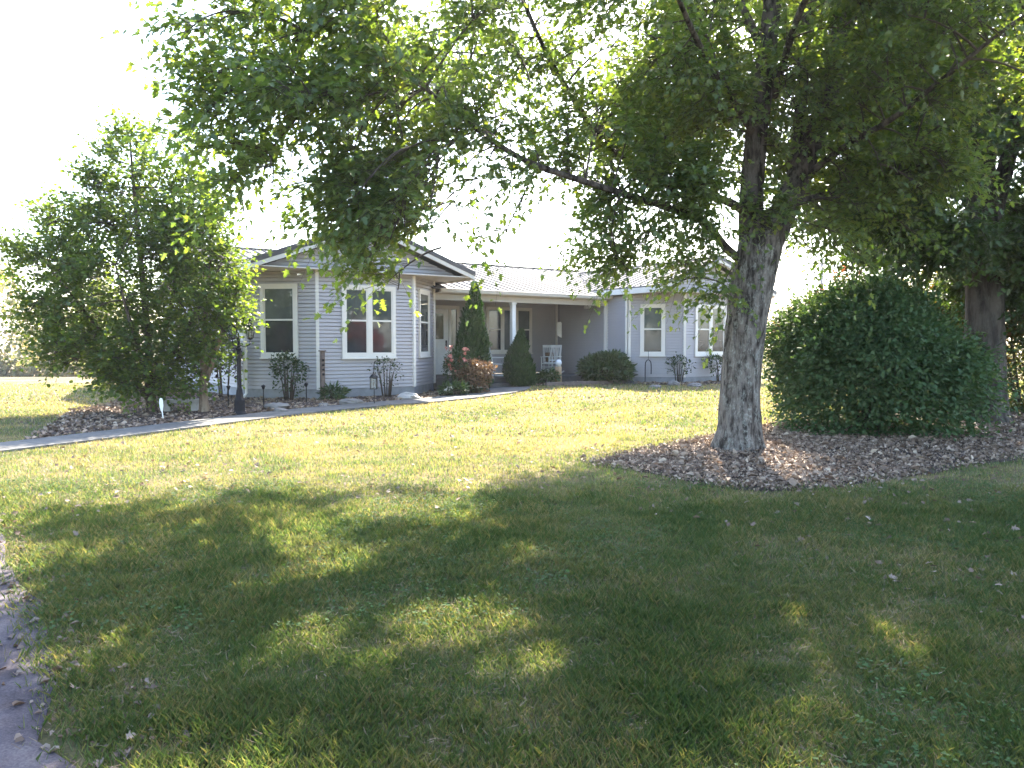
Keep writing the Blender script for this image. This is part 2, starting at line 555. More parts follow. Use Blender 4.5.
MAPLE = leaf_tmpl([(0.34, -0.02), (0.20, 0.17), (0.56, 0.46), (0.20, 0.44), (0.25, 0.70)])
OVAL = leaf_tmpl([(0.26, 0.28), (0.24, 0.68)], 0.25, 0.2)
ROUND = leaf_tmpl([(0.40, 0.25), (0.34, 0.72)], 0.2, 0.2)
SPRIG = leaf_tmpl([(0.16, 0.3), (0.10, 0.75)], 0.15, 0.1)


def leaf_axes(Y, up, jit):
    Y = unit(Y)
    n = unit(up + rng.normal(0, jit, Y.shape))
    X = unit(np.cross(Y, n))
    Z = np.cross(X, Y)
    return X, Y, Z


def catmull(P, per=6):
    P = np.asarray(P, float)
    Q = np.vstack([2 * P[0] - P[1], P, 2 * P[-1] - P[-2]])
    out = []
    for i in range(1, len(Q) - 2):
        for t in np.linspace(0, 1, per, endpoint=False):
            a, b, c, d = Q[i - 1], Q[i], Q[i + 1], Q[i + 2]
            out.append(0.5 * ((2 * b) + (-a + c) * t + (2 * a - 5 * b + 4 * c - d) * t * t + (-a + 3 * b - 3 * c + d) * t ** 3))
    out.append(P[-1])
    return np.array(out)


def bark_tube(mb, pts, rad, n, amp, freq=9.0, seed=0, flare=0.0):
    """a limb with furrowed bark as real relief"""
    pts = np.asarray(pts, float)
    rad = np.asarray(rad, float)
    d = unit(np.gradient(pts, axis=0))
    ref = np.array([0.31, 0.95, 0.05])
    x = unit(np.cross(d, ref)); y = np.cross(d, x)
    th = np.linspace(0, 2 * math.pi, n, endpoint=False)
    cs, sn = np.cos(th), np.sin(th)
    s = np.concatenate([[0], np.cumsum(np.linalg.norm(np.diff(pts, axis=0), axis=1))])
    q = np.stack([np.broadcast_to(cs * 1.0, (len(pts), n)) * freq * 0.35 / 0.35, np.broadcast_to(sn * 1.0, (len(pts), n)) * freq, np.broadcast_to(s[:, None] * 2.6, (len(pts), n))], -1)
    r1 = 1 - np.abs(2 * vnoise(q, seed) - 1)
    q2 = q * np.array([2.1, 2.1, 2.4]) + 7
    r2 = 1 - np.abs(2 * vnoise(q2, seed + 3) - 1)
    lump = vnoise(q * np.array([0.16, 0.16, 0.35]), seed + 9) - 0.5
    rr = rad[:, None] * (1 + 0.16 * lump) + amp * (0.65 * r1 + 0.35 * r2 - 0.6)
    if flare:
        fl = np.exp(-s / 0.22)[:, None] * flare * (0.55 + 0.45 * np.cos(th * 5 + seed + 0.6 * np.sin(th * 2)))[None, :]
        rr = rr + fl
    vs = (pts[:, None, :] + rr[..., None] * (cs[None, :, None] * x[:, None, :] + sn[None, :, None] * y[:, None, :])).reshape(-1, 3)
    fs = []
    for i in range(len(pts) - 1):
        for k in range(n):
            a, b = i * n + k, i * n + (k + 1) % n
            fs.append((a, b, b + n, a + n))
    fs.append(tuple(range((len(pts) - 1) * n, len(pts) * n)))
    mb.add(vs, fs)


# ------------------------------------------------------------------ ground sheet
def grid_axis(parts):
    return np.unique(np.round(np.concatenate([np.linspace(a, b, n) for a, b, n in parts]), 4))


gx = grid_axis([(-600, -80, 12), (-80, -14, 24), (-14, 16, 61), (16, 80, 24), (80, 600, 12)])
gy = grid_axis([(-200, -5, 8), (-5, 34, 79), (34, 110, 40), (110, 900, 14)])
GX, GY = np.meshgrid(gx, gy)
GZ = gz(GX, GY)
V = np.stack([GX, GY, GZ], -1).reshape(-1, 3)
nx = len(gx)
ii, jj = np.meshgrid(np.arange(len(gy) - 1), np.arange(nx - 1), indexing='ij')
a0 = (ii * nx + jj).ravel()
loops = np.stack([a0, a0 + 1, a0 + 1 + nx, a0 + nx], -1).ravel()
tag(link("lawn", np_mesh("lawn", V, loops, np.full(len(a0), 4)), 'lawn', smooth=True), kind='structure')


def drape(name, poly, mat, lift, mound=0.0, rings=7, seg=0.35, wob=0.0, thick=0.05):
    """sheet laid on the ground, with a lip going down to it"""
    P = np.asarray(poly, float)[:, :2]
    out = []
    for i in range(len(P)):
        a, b = P[i], P[(i + 1) % len(P)]
        k = max(1, int(np.linalg.norm(b - a) / seg))
        for t_ in np.arange(k) / k:
            out.append(a + (b - a) * t_)
    out = np.array(out)
    if wob:
        out = out + wob * (np.stack([vnoise(np.c_[out * 2.2, out[:, :1] * 0], 1), vnoise(np.c_[out * 2.2, out[:, :1] * 0], 2)], -1) - 0.5)
    cen = out.mean(0)
    n = len(out)
    vs = [np.c_[out, gz(out[:, 0], out[:, 1]) - thick]]
    for r in range(rings):
        t_ = 1 - r / rings
        q = cen + (out - cen) * t_
        s = 1 - t_
        bumpz = mound * sstep(s * 3) * (0.6 + 0.8 * vnoise(np.c_[q * 1.7, q[:, :1] * 0], 5))
        vs.append(np.c_[q, gz(q[:, 0], q[:, 1]) + lift + bumpz])
    vs = np.vstack(vs)
    vs = np.vstack([vs, [[cen[0], cen[1], float(gz(cen[0], cen[1])) + lift + mound]]])
    fs = []
    for r in range(rings):
        for k in range(n):
            a, b = r * n + k, r * n + (k + 1) % n
            fs.append((a, b, b + n, a + n))
    for k in range(n):
        fs.append((rings * n + k, rings * n + (k + 1) % n, len(vs) - 1))
    me = bpy.data.meshes.new(name); me.from_pydata([tuple(v) for v in vs], [], fs)
    return link(name, me, mat, smooth=True)


def strip(name, cen, widths, mat, lift, thick=0.08, joint=1.3):
    """a path of slabs following a centre line, with a small gap at every joint"""
    c = catmull([p[:2] for p in cen], 10)
    s = np.concatenate([[0], np.cumsum(np.linalg.norm(np.diff(c, axis=0), axis=1))])
    N = int(s[-1] / joint)
    mb = MB()
    left, right = [], []
    w = np.interp(s, np.linspace(0, s[-1], len(widths)), widths)
    for k in range(N):
        ss = np.linspace(k * joint + 0.006, (k + 1) * joint - 0.006, 6)
        px = np.interp(ss, s, c[:, 0]); py = np.interp(ss, s, c[:, 1]); ww = np.interp(ss, s, w)
        d = unit(np.gradient(np.c_[px, py], axis=0)); nrm = np.c_[-d[:, 1], d[:, 0]]
        for i in range(5):
            q = []
            for j, sg in ((i, -1), (i + 1, -1), (i + 1, 1), (i, 1)):
                e = np.array([px[j], py[j]]) + nrm[j] * sg * ww[j] / 2
                q.append(e)
            mb.hexa([(*e, float(gz(*e)) - thick) for e in q] + [(*e, float(gz(*e)) + lift) for e in q])
        left.append(0)
    o = mb.build(name, mat)
    L = np.c_[c, w]
    return o, L


WALK = [at(-190, 476), at(-60, 456), at(0, 449), at(100, 437), at(200, 424.5), at(300, 412.5), at(380, 405), at(430, 401), at(470, 396.5), at(497, 391.5), hl(5.9, 1.05)]
walk_o, WALKC = strip("sidewalk", WALK, [0.85, 0.85, 0.85, 0.85, 0.85, 0.85, 0.85, 0.9, 1.1, 1.5, 1.9], 'concrete', 0.035)
tag(walk_o, kind='structure')
drive_edge = [at(-60, 508), at(-25, 522), at(2, 540), at(22, 590), at(36, 635), at(50, 690), at(66, 740), at(85, 800)]
DRIVE = [p[:2] for p in drive_edge] + [np.array([-0.95, 1.2]), np.array([-0.6, -3]), np.array([-8, -3]), np.array([-14, 2]), np.array([-13, 6.5])]
tag(drape("driveway", DRIVE, 'asphalt', 0.012, rings=9, wob=0.22), kind='structure')
RING = [at(585, 463), at(640, 472), at(700, 486), at(770, 492), at(840, 489), at(910, 478), at(970, 466), at(1030, 456), at(1120, 444), at(1200, 425), at(1120, 403), at(1000, 400), at(900, 408), at(800, 420), at(735, 432), at(670, 444)]
RING = [p[:2] for p in RING]
tag(drape("mulch_ring", RING, 'mulch', 0.012, 0.0, wob=0.3), kind='structure')


def walk_side(px0, px1, n=12, off=0.5):
    """points along the house side of the sidewalk"""
    out = []
    for k in range(len(WALKC)):
        x, y, w = WALKC[k]
        q = WALKC[min(k + 1, len(WALKC) - 1), :2] - WALKC[max(k - 1, 0), :2]
        d = unit(q); nr = np.array([-d[1], d[0]])
        px = 512 + x / y * FPX
        if px0 < px < px1:
            out.append(np.array([x, y]) + nr * (w / 2 + 0.0))
    return out


bed_front = walk_side(30, 497)
BED = bed_front + [hl(4.5, 1.2)[:2], hl(3.9, 1.3)[:2], hl(2.6, -0.02)[:2], hl(0, -0.02)[:2], hl(-1.35, 1.3)[:2], hl(-1.5, 4.5)[:2], hl(-3.5, 3.8)[:2], at(110, 404)[:2], at(70, 412)[:2]]
tag(drape("house_mulch_bed", BED, 'mulch', 0.014, 0.03, rings=8, wob=0.15), kind='structure')
BED2 = [hl(6.95, 0.35)[:2], hl(9.6, -0.15)[:2], hl(10.0, -0.75)[:2], hl(11.0, -1.75)[:2], hl(13.9, -1.75)[:2], hl(15.4, -0.3)[:2], hl(15.2, 0.2)[:2], hl(13.9, -0.9)[:2], hl(11.4, -0.9)[:2], hl(10.2, 0.2)[:2], hl(10.2, 1.15)[:2], hl(6.95, 1.15)[:2]]
BEDA = [hl(6.95, 0.3)[:2], hl(10.15, 0.05)[:2], hl(10.15, 1.15)[:2], hl(6.95, 1.15)[:2]]
BEDB = [hl(10.15, 0.05)[:2], hl(9.95, -0.75)[:2], hl(11.0, -1.75)[:2], hl(11.4, -0.9)[:2]]
BEDC = [hl(11.0, -1.75)[:2], hl(13.9, -1.75)[:2], hl(13.9, -0.9)[:2], hl(11.4, -0.9)[:2]]
mb = MB()
for k, b in enumerate((BEDA, BEDB, BEDC)):
    tag(drape("porch_mulch_bed", b, 'mulch', 0.016 + 0.003 * k, 0.02, rings=4), kind='structure')

# ------------------------------------------------------------------ grass, chips, fallen leaves
NOGRASS = [np.array(DRIVE), np.array(RING), np.array(BED), np.array(BEDA), np.array(BEDB), np.array(BEDC)]


def on_walk(P):
    m = np.zeros(len(P), bool)
    for x, y, w in WALKC[::2]:
        m |= (P[:, 0] - x) ** 2 + (P[:, 1] - y) ** 2 < (w * 0.5) ** 2
    return m


HOUSEPOLY = [hl(-1.31, 1.31), hl(0, 0), hl(2.54, 0), hl(3.85, 1.31), hl(10.2, 1.1), hl(10.2, 0.24), hl(11.39, -0.95), hl(13.93, -0.95), hl(15.1, 0.24), hl(15.1, 10.5), hl(-1.31, 10.5)]


def scatter_ground(d0, d1, dens, ragged=True, edge=0.0):
    """random points on the lawn in the view wedge with a wide margin to each side"""
    n = int(dens * (d1 - d0) * (0.72 * (d0 + d1) + 6.0))
    d = np.sqrt(rng.uniform(d0 * d0, d1 * d1, n))
    x = rng.uniform(-1, 1, n) * (0.72 * d + 3.0)
    P = np.c_[x, d]
    keep = ~on_walk(P)
    for k, poly in enumerate(NOGRASS):
        q = P + ((0.09 if k == 0 else 0.16) * rng.normal(size=P.shape) if ragged else 0)
        keep &= ~inpoly(q, poly)
    keep &= ~inpoly(P, HOUSEPOLY)
    return P[keep]


BLADE5 = np.array([(-0.5, 0, 0), (0.5, 0, 0), (0.42, 0.05, 0.5), (0.0, 0.32, 1.0), (-0.42, 0.05, 0.5)])
BLADE3 = np.array([(-0.5, 0, 0), (0.5, 0, 0), (0.0, 0.28, 1.0)])


def grass_layer(d0, d1, dens, hgt, wid, tm):
    P = scatter_ground(d0 - 0.9 if d0 > 3 else d0, d1 + 0.9, dens)
    fade = np.clip((P[:, 1] - d0 + 0.9) / 1.8, 0, 1) * np.clip((d1 + 0.9 - P[:, 1]) / 1.8, 0, 1) if d0 > 3 else np.clip((d1 + 0.9 - P[:, 1]) / 1.8, 0, 1)
    P = P[rng.uniform(size=len(P)) < fade]
    patch = vnoise(np.c_[P * 1.3, P[:, :1] * 0], 11)
    fine = vnoise(np.c_[P * 6, P[:, :1] * 0], 12)
    keep = rng.uniform(size=len(P)) < 0.62 + 0.6 * fine
    P, patch, fine = P[keep], patch[keep], fine[keep]
    n = len(P)
    C = np.c_[P, gz(P[:, 0], P[:, 1]) - 0.004]
    h = hgt * rng.uniform(0.45, 1.25, n) * (0.72 + 0.6 * patch) * (0.75 + 0.5 * fine)
    th = rng.uniform(0, 2 * np.pi, n)
    lean = np.abs(rng.normal(0, 0.42, n))
    Y = np.c_[np.cos(th), np.sin(th), 0 * th]
    X = np.c_[-np.sin(th), np.cos(th), 0 * th]
    Z = unit(np.c_[np.cos(th) * lean, np.sin(th) * lean, np.ones(n)])
    S = np.c_[wid * rng.uniform(0.6, 1.4, n), h * rng.uniform(0.5, 1.6, n), h]
    return C, X, Y, Z, S


near = [grass_layer(2.2, 4.6, 12500, 0.054, 0.0034, 5), grass_layer(4.6, 7.5, 6200, 0.052, 0.0052, 5)]
far = [grass_layer(7.5, 12, 2200, 0.048, 0.010, 3), grass_layer(12, 18, 800, 0.048, 0.018, 3), grass_layer(18, 26, 200, 0.055, 0.035, 3)]
cat = [np.concatenate(q) for q in zip(*near)]
g1 = instances("grass", BLADE5, [(0, 1, 2, 3, 4)], *cat, 'grass')
tag(g1, kind='stuff')
cat = [np.concatenate(q) for q in zip(*far)]
tag(instances("grass_beyond", BLADE3, [(0, 1, 2)], *cat, 'grass'), kind='stuff')


def clover():
    P = scatter_ground(2.4, 8.5, 260)
    P = P[vnoise(np.c_[P * 1.1, P[:, :1] * 0], 47) > 0.60]
    n = len(P)
    P = np.repeat(P, 3, 0) + rng.normal(0, 0.012, (n * 3, 2))
    C = np.c_[P, gz(P[:, 0], P[:, 1]) + rng.uniform(0.015, 0.05, len(P))]
    th = rng.uniform(0, 2 * np.pi, len(P))
    X, Y, Z = leaf_axes(np.c_[np.cos(th), np.sin(th), 0.2 + 0 * th], np.array([0, 0, 1.0]), 0.3)
    return instances("clover", ROUND[0], ROUND[1], C, X, Y, Z, 0.018 * rng.uniform(0.6, 1.4, len(P)), 'clover')


tag(clover(), kind='stuff')


def thatch():
    P = np.vstack([scatter_ground(2.3, 6, 1300), scatter_ground(6, 11, 350)])
    P = P[rng.uniform(size=len(P)) < 0.25 + 0.9 * vnoise(np.c_[P * 1.6, P[:, :1] * 0], 48)]
    n = len(P)
    C = np.c_[P, gz(P[:, 0], P[:, 1]) + rng.uniform(0.008, 0.035, n)]
    th = rng.uniform(0, 2 * np.pi, n)
    X, Y, Z = leaf_axes(np.c_[np.cos(th), np.sin(th), rng.normal(0, 0.25, n)], np.array([0, 0, 1.0]), 0.3)
    return instances("thatch", [(-0.5, 0, 0), (0.5, 0, 0), (0.3, 1, 0.1), (-0.3, 1, 0.1)], [(0, 1, 2, 3)], C, X, Y, Z, np.c_[0.0026 * rng.uniform(0.6, 1.5, n), 0.036 * rng.uniform(0.4, 1.5, n), 0.02 * np.ones(n)], 'thatch')


tag(thatch(), kind='stuff')


def litter(name, P, size, mats, tm, lift=0.01, flat=0.35):
    n = len(P)
    C = np.c_[P, gz(P[:, 0], P[:, 1]) + lift]
    th = rng.uniform(0, 2 * np.pi, n)
    X, Y, Z = leaf_axes(np.c_[np.cos(th), np.sin(th), rng.normal(0, flat, n)], np.array([0, 0, 1.0]), flat)
    return instances(name, tm[0], tm[1], C, X, Y, Z, size * rng.uniform(0.5, 1.3, n), mats)


def in_poly_points(poly, n):
    poly = np.asarray(poly)
    lo, hi = poly.min(0), poly.max(0)
    P = rng.uniform(lo, hi, (n * 4, 2))
    return P[inpoly(P, poly)][:n]


CURL = leaf_tmpl([(0.3, 0.1), (0.42, 0.5), (0.22, 0.8)], 0.7, 0.5)
q = in_poly_points(RING, 52000)
q = q[rng.uniform(size=len(q)) < 0.4 + 0.8 * vnoise(np.c_[q * 1.5, q[:, :1] * 0], 31)]
q = q + rng.normal(0, 0.10, q.shape)
o = litter("mulch_chips", q, 0.040 * rng.choice([0.7, 1.0, 1.9], len(q), p=[0.5, 0.4, 0.1]), 'chips', CURL, 0.028, 0.5)
vv = np.zeros(len(o.data.vertices) * 3, np.float32); o.data.vertices.foreach_get("co", vv); vv = vv.reshape(-1, 3)
tag(o, kind='stuff')
tag(litter("bed_chips", np.vstack([in_poly_points(BED, 5200), in_poly_points(BEDA, 400), in_poly_points(BEDB, 300), in_poly_points(BEDC, 400)]), 0.075, 'chips', CURL, 0.035, 0.5), kind='stuff')
P = np.vstack([scatter_ground(2.4, 10, 14, False), scatter_ground(10, 24, 11, False)])
q = P[vnoise(np.c_[P * 0.5, P[:, :1] * 0], 41) > 0.35]
q2 = in_poly_points(RING, 700)
tag(litter("ring_leaves", q2, 0.075, 'litter', MAPLE, 0.045, 0.5), kind='stuff')
tag(litter("fallen_leaves", q, 0.05, 'litter', MAPLE, 0.035, 0.45), kind='stuff')
edge = np.array([p[:2] for p in drive_edge])
e = np.vstack([edge[k] + (edge[k + 1] - edge[k]) * s for k in range(len(edge) - 1) for s in np.linspace(0, 1, 60)])
e = e + rng.normal(0, 0.16, e.shape) * np.array([1, 1]) + np.array([0.06, 0.03])
tag(litter("edge_leaves", e, 0.036, 'litter', CURL, 0.018, 0.35), kind='stuff')

# ------------------------------------------------------------------ house
house = empty("farmhouse", H0, R(35))
tag(house, "low farmhouse in pale grey siding with two gabled bay wings and a porch", "house")
Z0, LW, RW = 0.25, 3.04, 2.90
CRS = 0.088


def wall(mb, p0, p1, z0, ztop, clip=None):
    """lap siding between two corners; clip(s, z) gives the usable span of a course"""
    p0 = np.array(p0, float); p1 = np.array(p1, float)
    L = np.linalg.norm(p1 - p0); d = (p1 - p0) / L; o = np.array([d[1], -d[0]])
    z = z0
    while z < ztop - 1e-6:
        zt = min(z + CRS, ztop)
        s0, s1, t0, t1 = 0, L, 0, L
        if clip:
            s0, s1 = clip(z); t0, t1 = clip(zt)
            if s1 - s0 < 0.02:
                break
            if t1 < t0:
                t0 = t1 = (t0 + t1) / 2
        P = lambda s, off, zz: (*(p0 + d * s + o * off), zz)
        zm = z + (zt - z) * 0.80
        mb.add([P(s0, -0.04, z), P(s1, -0.04, z), P(s1, 0.014, z), P(s0, 0.014, z), P(t1, 0.004, zm), P(t0, 0.004, zm), P(t1, -0.04, zm), P(t0, -0.04, zm), P(t1, -0.04, zt), P(t0, -0.04, zt)], [(0, 1, 2, 3), (3, 2, 4, 5), (5, 4, 6, 7), (7, 6, 8, 9)])
        z = zt
    return L, d, o


def lw_clip(s):
    return s


k1 = 1.31
A0, A1, A2, A3 = (-k1, k1), (0, 0), (2.54, 0), (2.54 + k1, k1)
mb = MB()
for p, q in ((A0, A1), (A1, A2), (A2, A3)):
    wall(mb, p, q, Z0, LW)
wall(mb, (-k1, 10.5), A0, Z0, LW)
wall(mb, A3, (3.85, 3.88), Z0, LW)
# gable over the left bay and the end gable of the main roof
SL = 0.36
wall(mb, (-1.45, -0.001), (3.99, -0.001), LW, 4.2, lambda z: ((z - LW) / SL + 0.02, 5.44 - (z - LW) / SL - 0.02))
wall(mb, (-k1 + 0.001, 10.6), (-k1 + 0.001, 1.4), LW, 4.1, lambda z: ((z - 2.95) / 0.26 + 0.05, 9.2 - (z - 2.95) / 0.26 - 0.05))
mb.build("wall", 'siding', house)
mb = MB()
wall(mb, (3.85, 3.88), (10.2, 3.88), 0.36, 2.72)
mb.build("porch_wall", 'siding', house)
mb = MB()
k2 = 1.19
B0, B1, B2, B3 = (10.2, 0.24), (10.2 + k2, 0.24 - k2), (13.93, 0.24 - k2), (15.1, 0.24)
wall(mb, (10.2, 3.88), B0, Z0 + 0.06, RW)
for p, q in ((B0, B1), (B1, B2), (B2, B3)):
    wall(mb, p, q, Z0 + 0.06, RW)
wall(mb, B3, (15.1, 10.5), Z0 + 0.06, RW)
wall(mb, (10.05, 0.24 - k2 - 0.001), (15.25, 0.24 - k2 - 0.001), RW, 4.0, lambda z: ((z - RW) / SL + 0.02, 5.2 - (z - RW) / SL - 0.02))
wall(mb, (15.1, 10.5), (-1.31, 10.5), Z0, 2.9)
mb.build("wall", 'siding', house)


def band(mb, pts, z0, z1, out, inn=0.05):
    """a solid band following a run of wall corners"""
    for (p, q) in zip(pts[:-1], pts[1:]):
        p = np.array(p, float); q = np.array(q, float)
        d = unit(q - p); o = np.array([d[1], -d[0]])
        a, b = p + o * out, q + o * out
        c, e = q - o * inn, p - o * inn
        mb.hexa([(*a, z0), (*b, z0), (*c, z0), (*e, z0), (*a, z1), (*b, z1), (*c, z1), (*e, z1)])


mb = MB()
band(mb, [(-k1, 10.5), A0, A1, A2, A3, (3.85, 3.8)], -0.35, Z0 - 0.004, -0.004, 0.25)
mb.build("foundation", 'block', house)
mb = MB()
band(mb, [(10.2, 1.2), B0, B1, B2, B3, (15.1, 10.5)], -0.35, Z0 + 0.055, -0.004, 0.25)
mb.build("foundation", 'block', house)
# porch slab
mb = MB()
mb.hexa([(3.9, 1.25, -0.3), (10.17, 1.25, -0.3), (10.17, 3.86, -0.3), (3.9, 3.86, -0.3), (3.9, 1.25, 0.34), (10.17, 1.25, 0.34), (10.17, 3.86, 0.35), (3.9, 3.86, 0.35)])
mb.build("porch_floor", 'concrete', house)
mb = MB()
mb.box((5.9, 1.05, 0.08), (1.7, 0.4, 0.26))
mb.build("porch_step", 'concrete', house)

# corner boards
def corner(p, z0, z1, w=0.085, rz=0.0):
    MB().box((p[0], p[1], (z0 + z1) / 2), (w, w, z1 - z0), rz).build("corner_board", 'trim', house)


for p, rz in ((A0, R(-22)), (A1, R(-22)), (A2, R(22)), (A3, R(22))):
    corner(p, Z0 - 0.01, LW, 0.075, rz)
for p, rz in ((B0, R(-22)), (B1, R(-22)), (B2, R(22))):
    corner(p, Z0 + 0.05, RW, 0.075, rz)
corner((10.16, 1.28), 0.35, 2.66, 0.10)
corner((10.155, 3.835), 0.35, 2.7, 0.06)

# soffits under the overhanging gables
def slab(mb, poly, z0, z1):
    n = len(poly)
    vs = [(*p, z0) for p in poly] + [(*p, z1) for p in poly]
    mb.add(vs, [tuple(range(n - 1, -1, -1)), tuple(range(n, 2 * n))] + [(i, (i + 1) % n, n + (i + 1) % n, n + i) for i in range(n)])


mb = MB()
slab(mb, [(-1.60, -0.30), (4.14, -0.30), (4.14, 2.2), (-1.60, 2.2)], LW + 0.001, LW + 0.025)
mb.build("soffit", 'taupe', house)
mb = MB()
slab(mb, [(9.90, -1.25), (15.4, -1.25), (15.4, 2.2), (9.90, 2.2)], RW + 0.001, RW + 0.025)
mb.build("soffit", 'taupe', house)


def gable_roof(a0, a1, bf, bb, ze, sl, name="roof"):
    """two metal slopes with ribs, ridge along b"""
    am = (a0 + a1) / 2
    zr = ze + sl * (am - a0)
    mb = MB()
    th = 0.04
    for (e, s) in ((a0, 1), (a1, -1)):
        mb.hexa([(e, bf, ze - th), (am, bf, zr - th), (am, bb, zr - th), (e, bb, ze - th), (e, bf, ze), (am, bf, zr), (am, bb, zr), (e, bb, ze)])
        b = bf + 0.12
        while b < bb:
            mb.hexa([(e, b - 0.02, ze + 0.002), (am, b - 0.02, zr + 0.002), (am, b + 0.02, zr + 0.002), (e, b + 0.02, ze + 0.002), (e, b - 0.008, ze + 0.026), (am, b - 0.008, zr + 0.026), (am, b + 0.008, zr + 0.026), (e, b + 0.008, ze + 0.026)])
            b += 0.3
    w = 0.14
    for s in (1, -1):
        mb.hexa([(am, bf - 0.01, zr + 0.026), (am + s * w, bf - 0.01, zr + 0.026 - sl * w), (am + s * w, bb, zr + 0.026 - sl * w), (am, bb, zr + 0.026), (am, bf - 0.01, zr + 0.045), (am + s * w, bf - 0.01, zr + 0.04 - sl * w), (am + s * w, bb, zr + 0.04 - sl * w), (am, bb, zr + 0.045)])
    roof = mb.build(name, 'roof', house)
    dk, wh = MB(), MB()
    for (e, s) in ((a0, 1), (a1, -1)):
        # dark rake trim over white rake board
        dk.hexa([(e - s * 0.015, bf - 0.03, ze - 0.10), (am, bf - 0.03, zr - 0.10), (am, bf + 0.02, zr - 0.10), (e - s * 0.015, bf + 0.02, ze - 0.10), (e - s * 0.015, bf - 0.03, ze + 0.012), (am, bf - 0.03, zr + 0.012), (am, bf - 0.002, zr + 0.012), (e - s * 0.015, bf - 0.002, ze + 0.012)])
        wh.hexa([(e, bf - 0.02, ze - 0.20), (am, bf - 0.02, zr - 0.20), (am, bf + 0.03, zr - 0.20), (e, bf + 0.03, ze - 0.20), (e, bf - 0.02, ze - 0.102), (am, bf - 0.02, zr - 0.102), (am, bf + 0.03, zr - 0.102), (e, bf + 0.03, ze - 0.102)])
        # sloping soffit behind the rake board
        dk2 = (e, bf + 0.03)
        wh.box((e + s * 0.012, (bf + 2.2) / 2 + 0.02, ze - 0.125), (0.024, 2.2 - bf - 0.06, 0.165))
    dk.build("rake_trim", 'darktrim', house)
    wh.build("fascia", 'cream', house)
    return zr


gable_roof(-1.62, 4.16, -0.32, 6.0, 3.19, SL)
gable_roof(9.88, 15.42, -1.27, 6.0, 3.06, SL)
# the underside of the gable overhangs
for (a0, a1, b0, b1, ze) in ((-1.60, 4.14, -0.285, 0.0, 3.19), (9.90, 15.40, -1.235, -0.95, 3.06)):
    mb = MB()
    am = (a0 + a1) / 2; zr = ze + SL * (am - a0) - 0.06
    for e in (a0, a1):
        mb.hexa([(e, b0, ze - 0.075), (am, b0, zr - 0.02), (am, b1, zr - 0.02), (e, b1, ze - 0.075), (e, b0, ze - 0.06), (am, b0, zr), (am, b1, zr), (e, b1, ze - 0.06)])
    mb.build("rake_soffit", 'trim', house)


def shed(a0, a1, b0, z0, b1, z1, mb):
    th = 0.04
    mb.hexa([(a0, b0, z0 - th), (a1, b0, z0 - th), (a1, b1, z1 - th), (a0, b1, z1 - th), (a0, b0, z0), (a1, b0, z0), (a1, b1, z1), (a0, b1, z1)])
    a = a0 + 0.1
    while a < a1:
        mb.hexa([(a - 0.02, b0, z0 + 0.002), (a + 0.02, b0, z0 + 0.002), (a + 0.02, b1, z1 + 0.002), (a - 0.02, b1, z1 + 0.002), (a - 0.008, b0, z0 + 0.028), (a + 0.008, b0, z0 + 0.028), (a + 0.008, b1, z1 + 0.028), (a - 0.008, b1, z1 + 0.028)])
        a += 0.3


zf = lambda b: 2.86 + 0.26 * (b - 1.05)
mb = MB()
shed(3.7, 10.35, 1.05, zf(1.05), 6.0, zf(6.0), mb)
shed(-1.62, 3.7, 2.0, zf(2.0), 6.0, zf(6.0), mb)
shed(10.35, 15.42, 2.0, zf(2.0), 6.0, zf(6.0), mb)
shed(-1.62, 15.42, 10.95, zf(1.05), 6.0, zf(6.0) - 0.001, mb)
mb.box((6.9, 6.0, zf(6) + 0.022), (17.04, 0.26, 0.012))
mb.build("roof", 'roof', house)
mb = MB()
mb.hexa([(-1.64, 2.0, zf(2.0) - 0.17), (-1.60, 2.0, zf(2.0) - 0.17), (-1.60, 6, zf(6) - 0.17), (-1.64, 6, zf(6) - 0.17), (-1.64, 2.0, zf(2) + 0.01), (-1.60, 2.0, zf(2) + 0.01), (-1.60, 6, zf(6) + 0.01), (-1.64, 6, zf(6) + 0.01)])
mb.hexa([(-1.64, 6, zf(6) - 0.17), (-1.60, 6, zf(6) - 0.17), (-1.60, 10.95, zf(1.05) - 0.17), (-1.64, 10.95, zf(1.05) - 0.17), (-1.64, 6, zf(6) + 0.01), (-1.60, 6, zf(6) + 0.01), (-1.60, 10.95, zf(1.05) + 0.01), (-1.64, 10.95, zf(1.05) + 0.01)])
mb.build("fascia", 'trim', house)
# porch: beam, gutter, ceiling, posts
MB().box((7.02, 1.36, 2.635), (6.3, 0.14, 0.17)).build("porch_beam", 'taupe', house)
mb = MB(); slab(mb, [(3.87, 1.1), (10.19, 1.1), (10.19, 3.86), (3.87, 3.86)], 2.722, 2.74); mb.build("porch_ceiling", 'taupe', house)
mb = MB()
g = [(1.10, 2.74), (0.985, 2.745), (0.965, 2.80), (0.95, 2.845), (0.975, 2.85), (1.02, 2.82), (1.045, 2.815)]
n = len(g)
mb.add([(3.9, b, z) for b, z in g] + [(10.17, b, z) for b, z in g], [(i, i + 1, n + i + 1, n + i) for i in range(n - 1)] + [tuple(range(n))] + [tuple(range(2 * n - 1, n - 1, -1))])
mb.build("gutter", 'cream', house)
for a in (6.56,):
    mb = MB(); mb.box((a, 1.36, 1.45), (0.13, 0.13, 2.22)); mb.box((a, 1.36, 0.40), (0.17, 0.17, 0.10)); mb.box((a, 1.36, 2.52), (0.17, 0.17, 0.055))
    mb.build("porch_post", 'white', house, bevel=0.006)
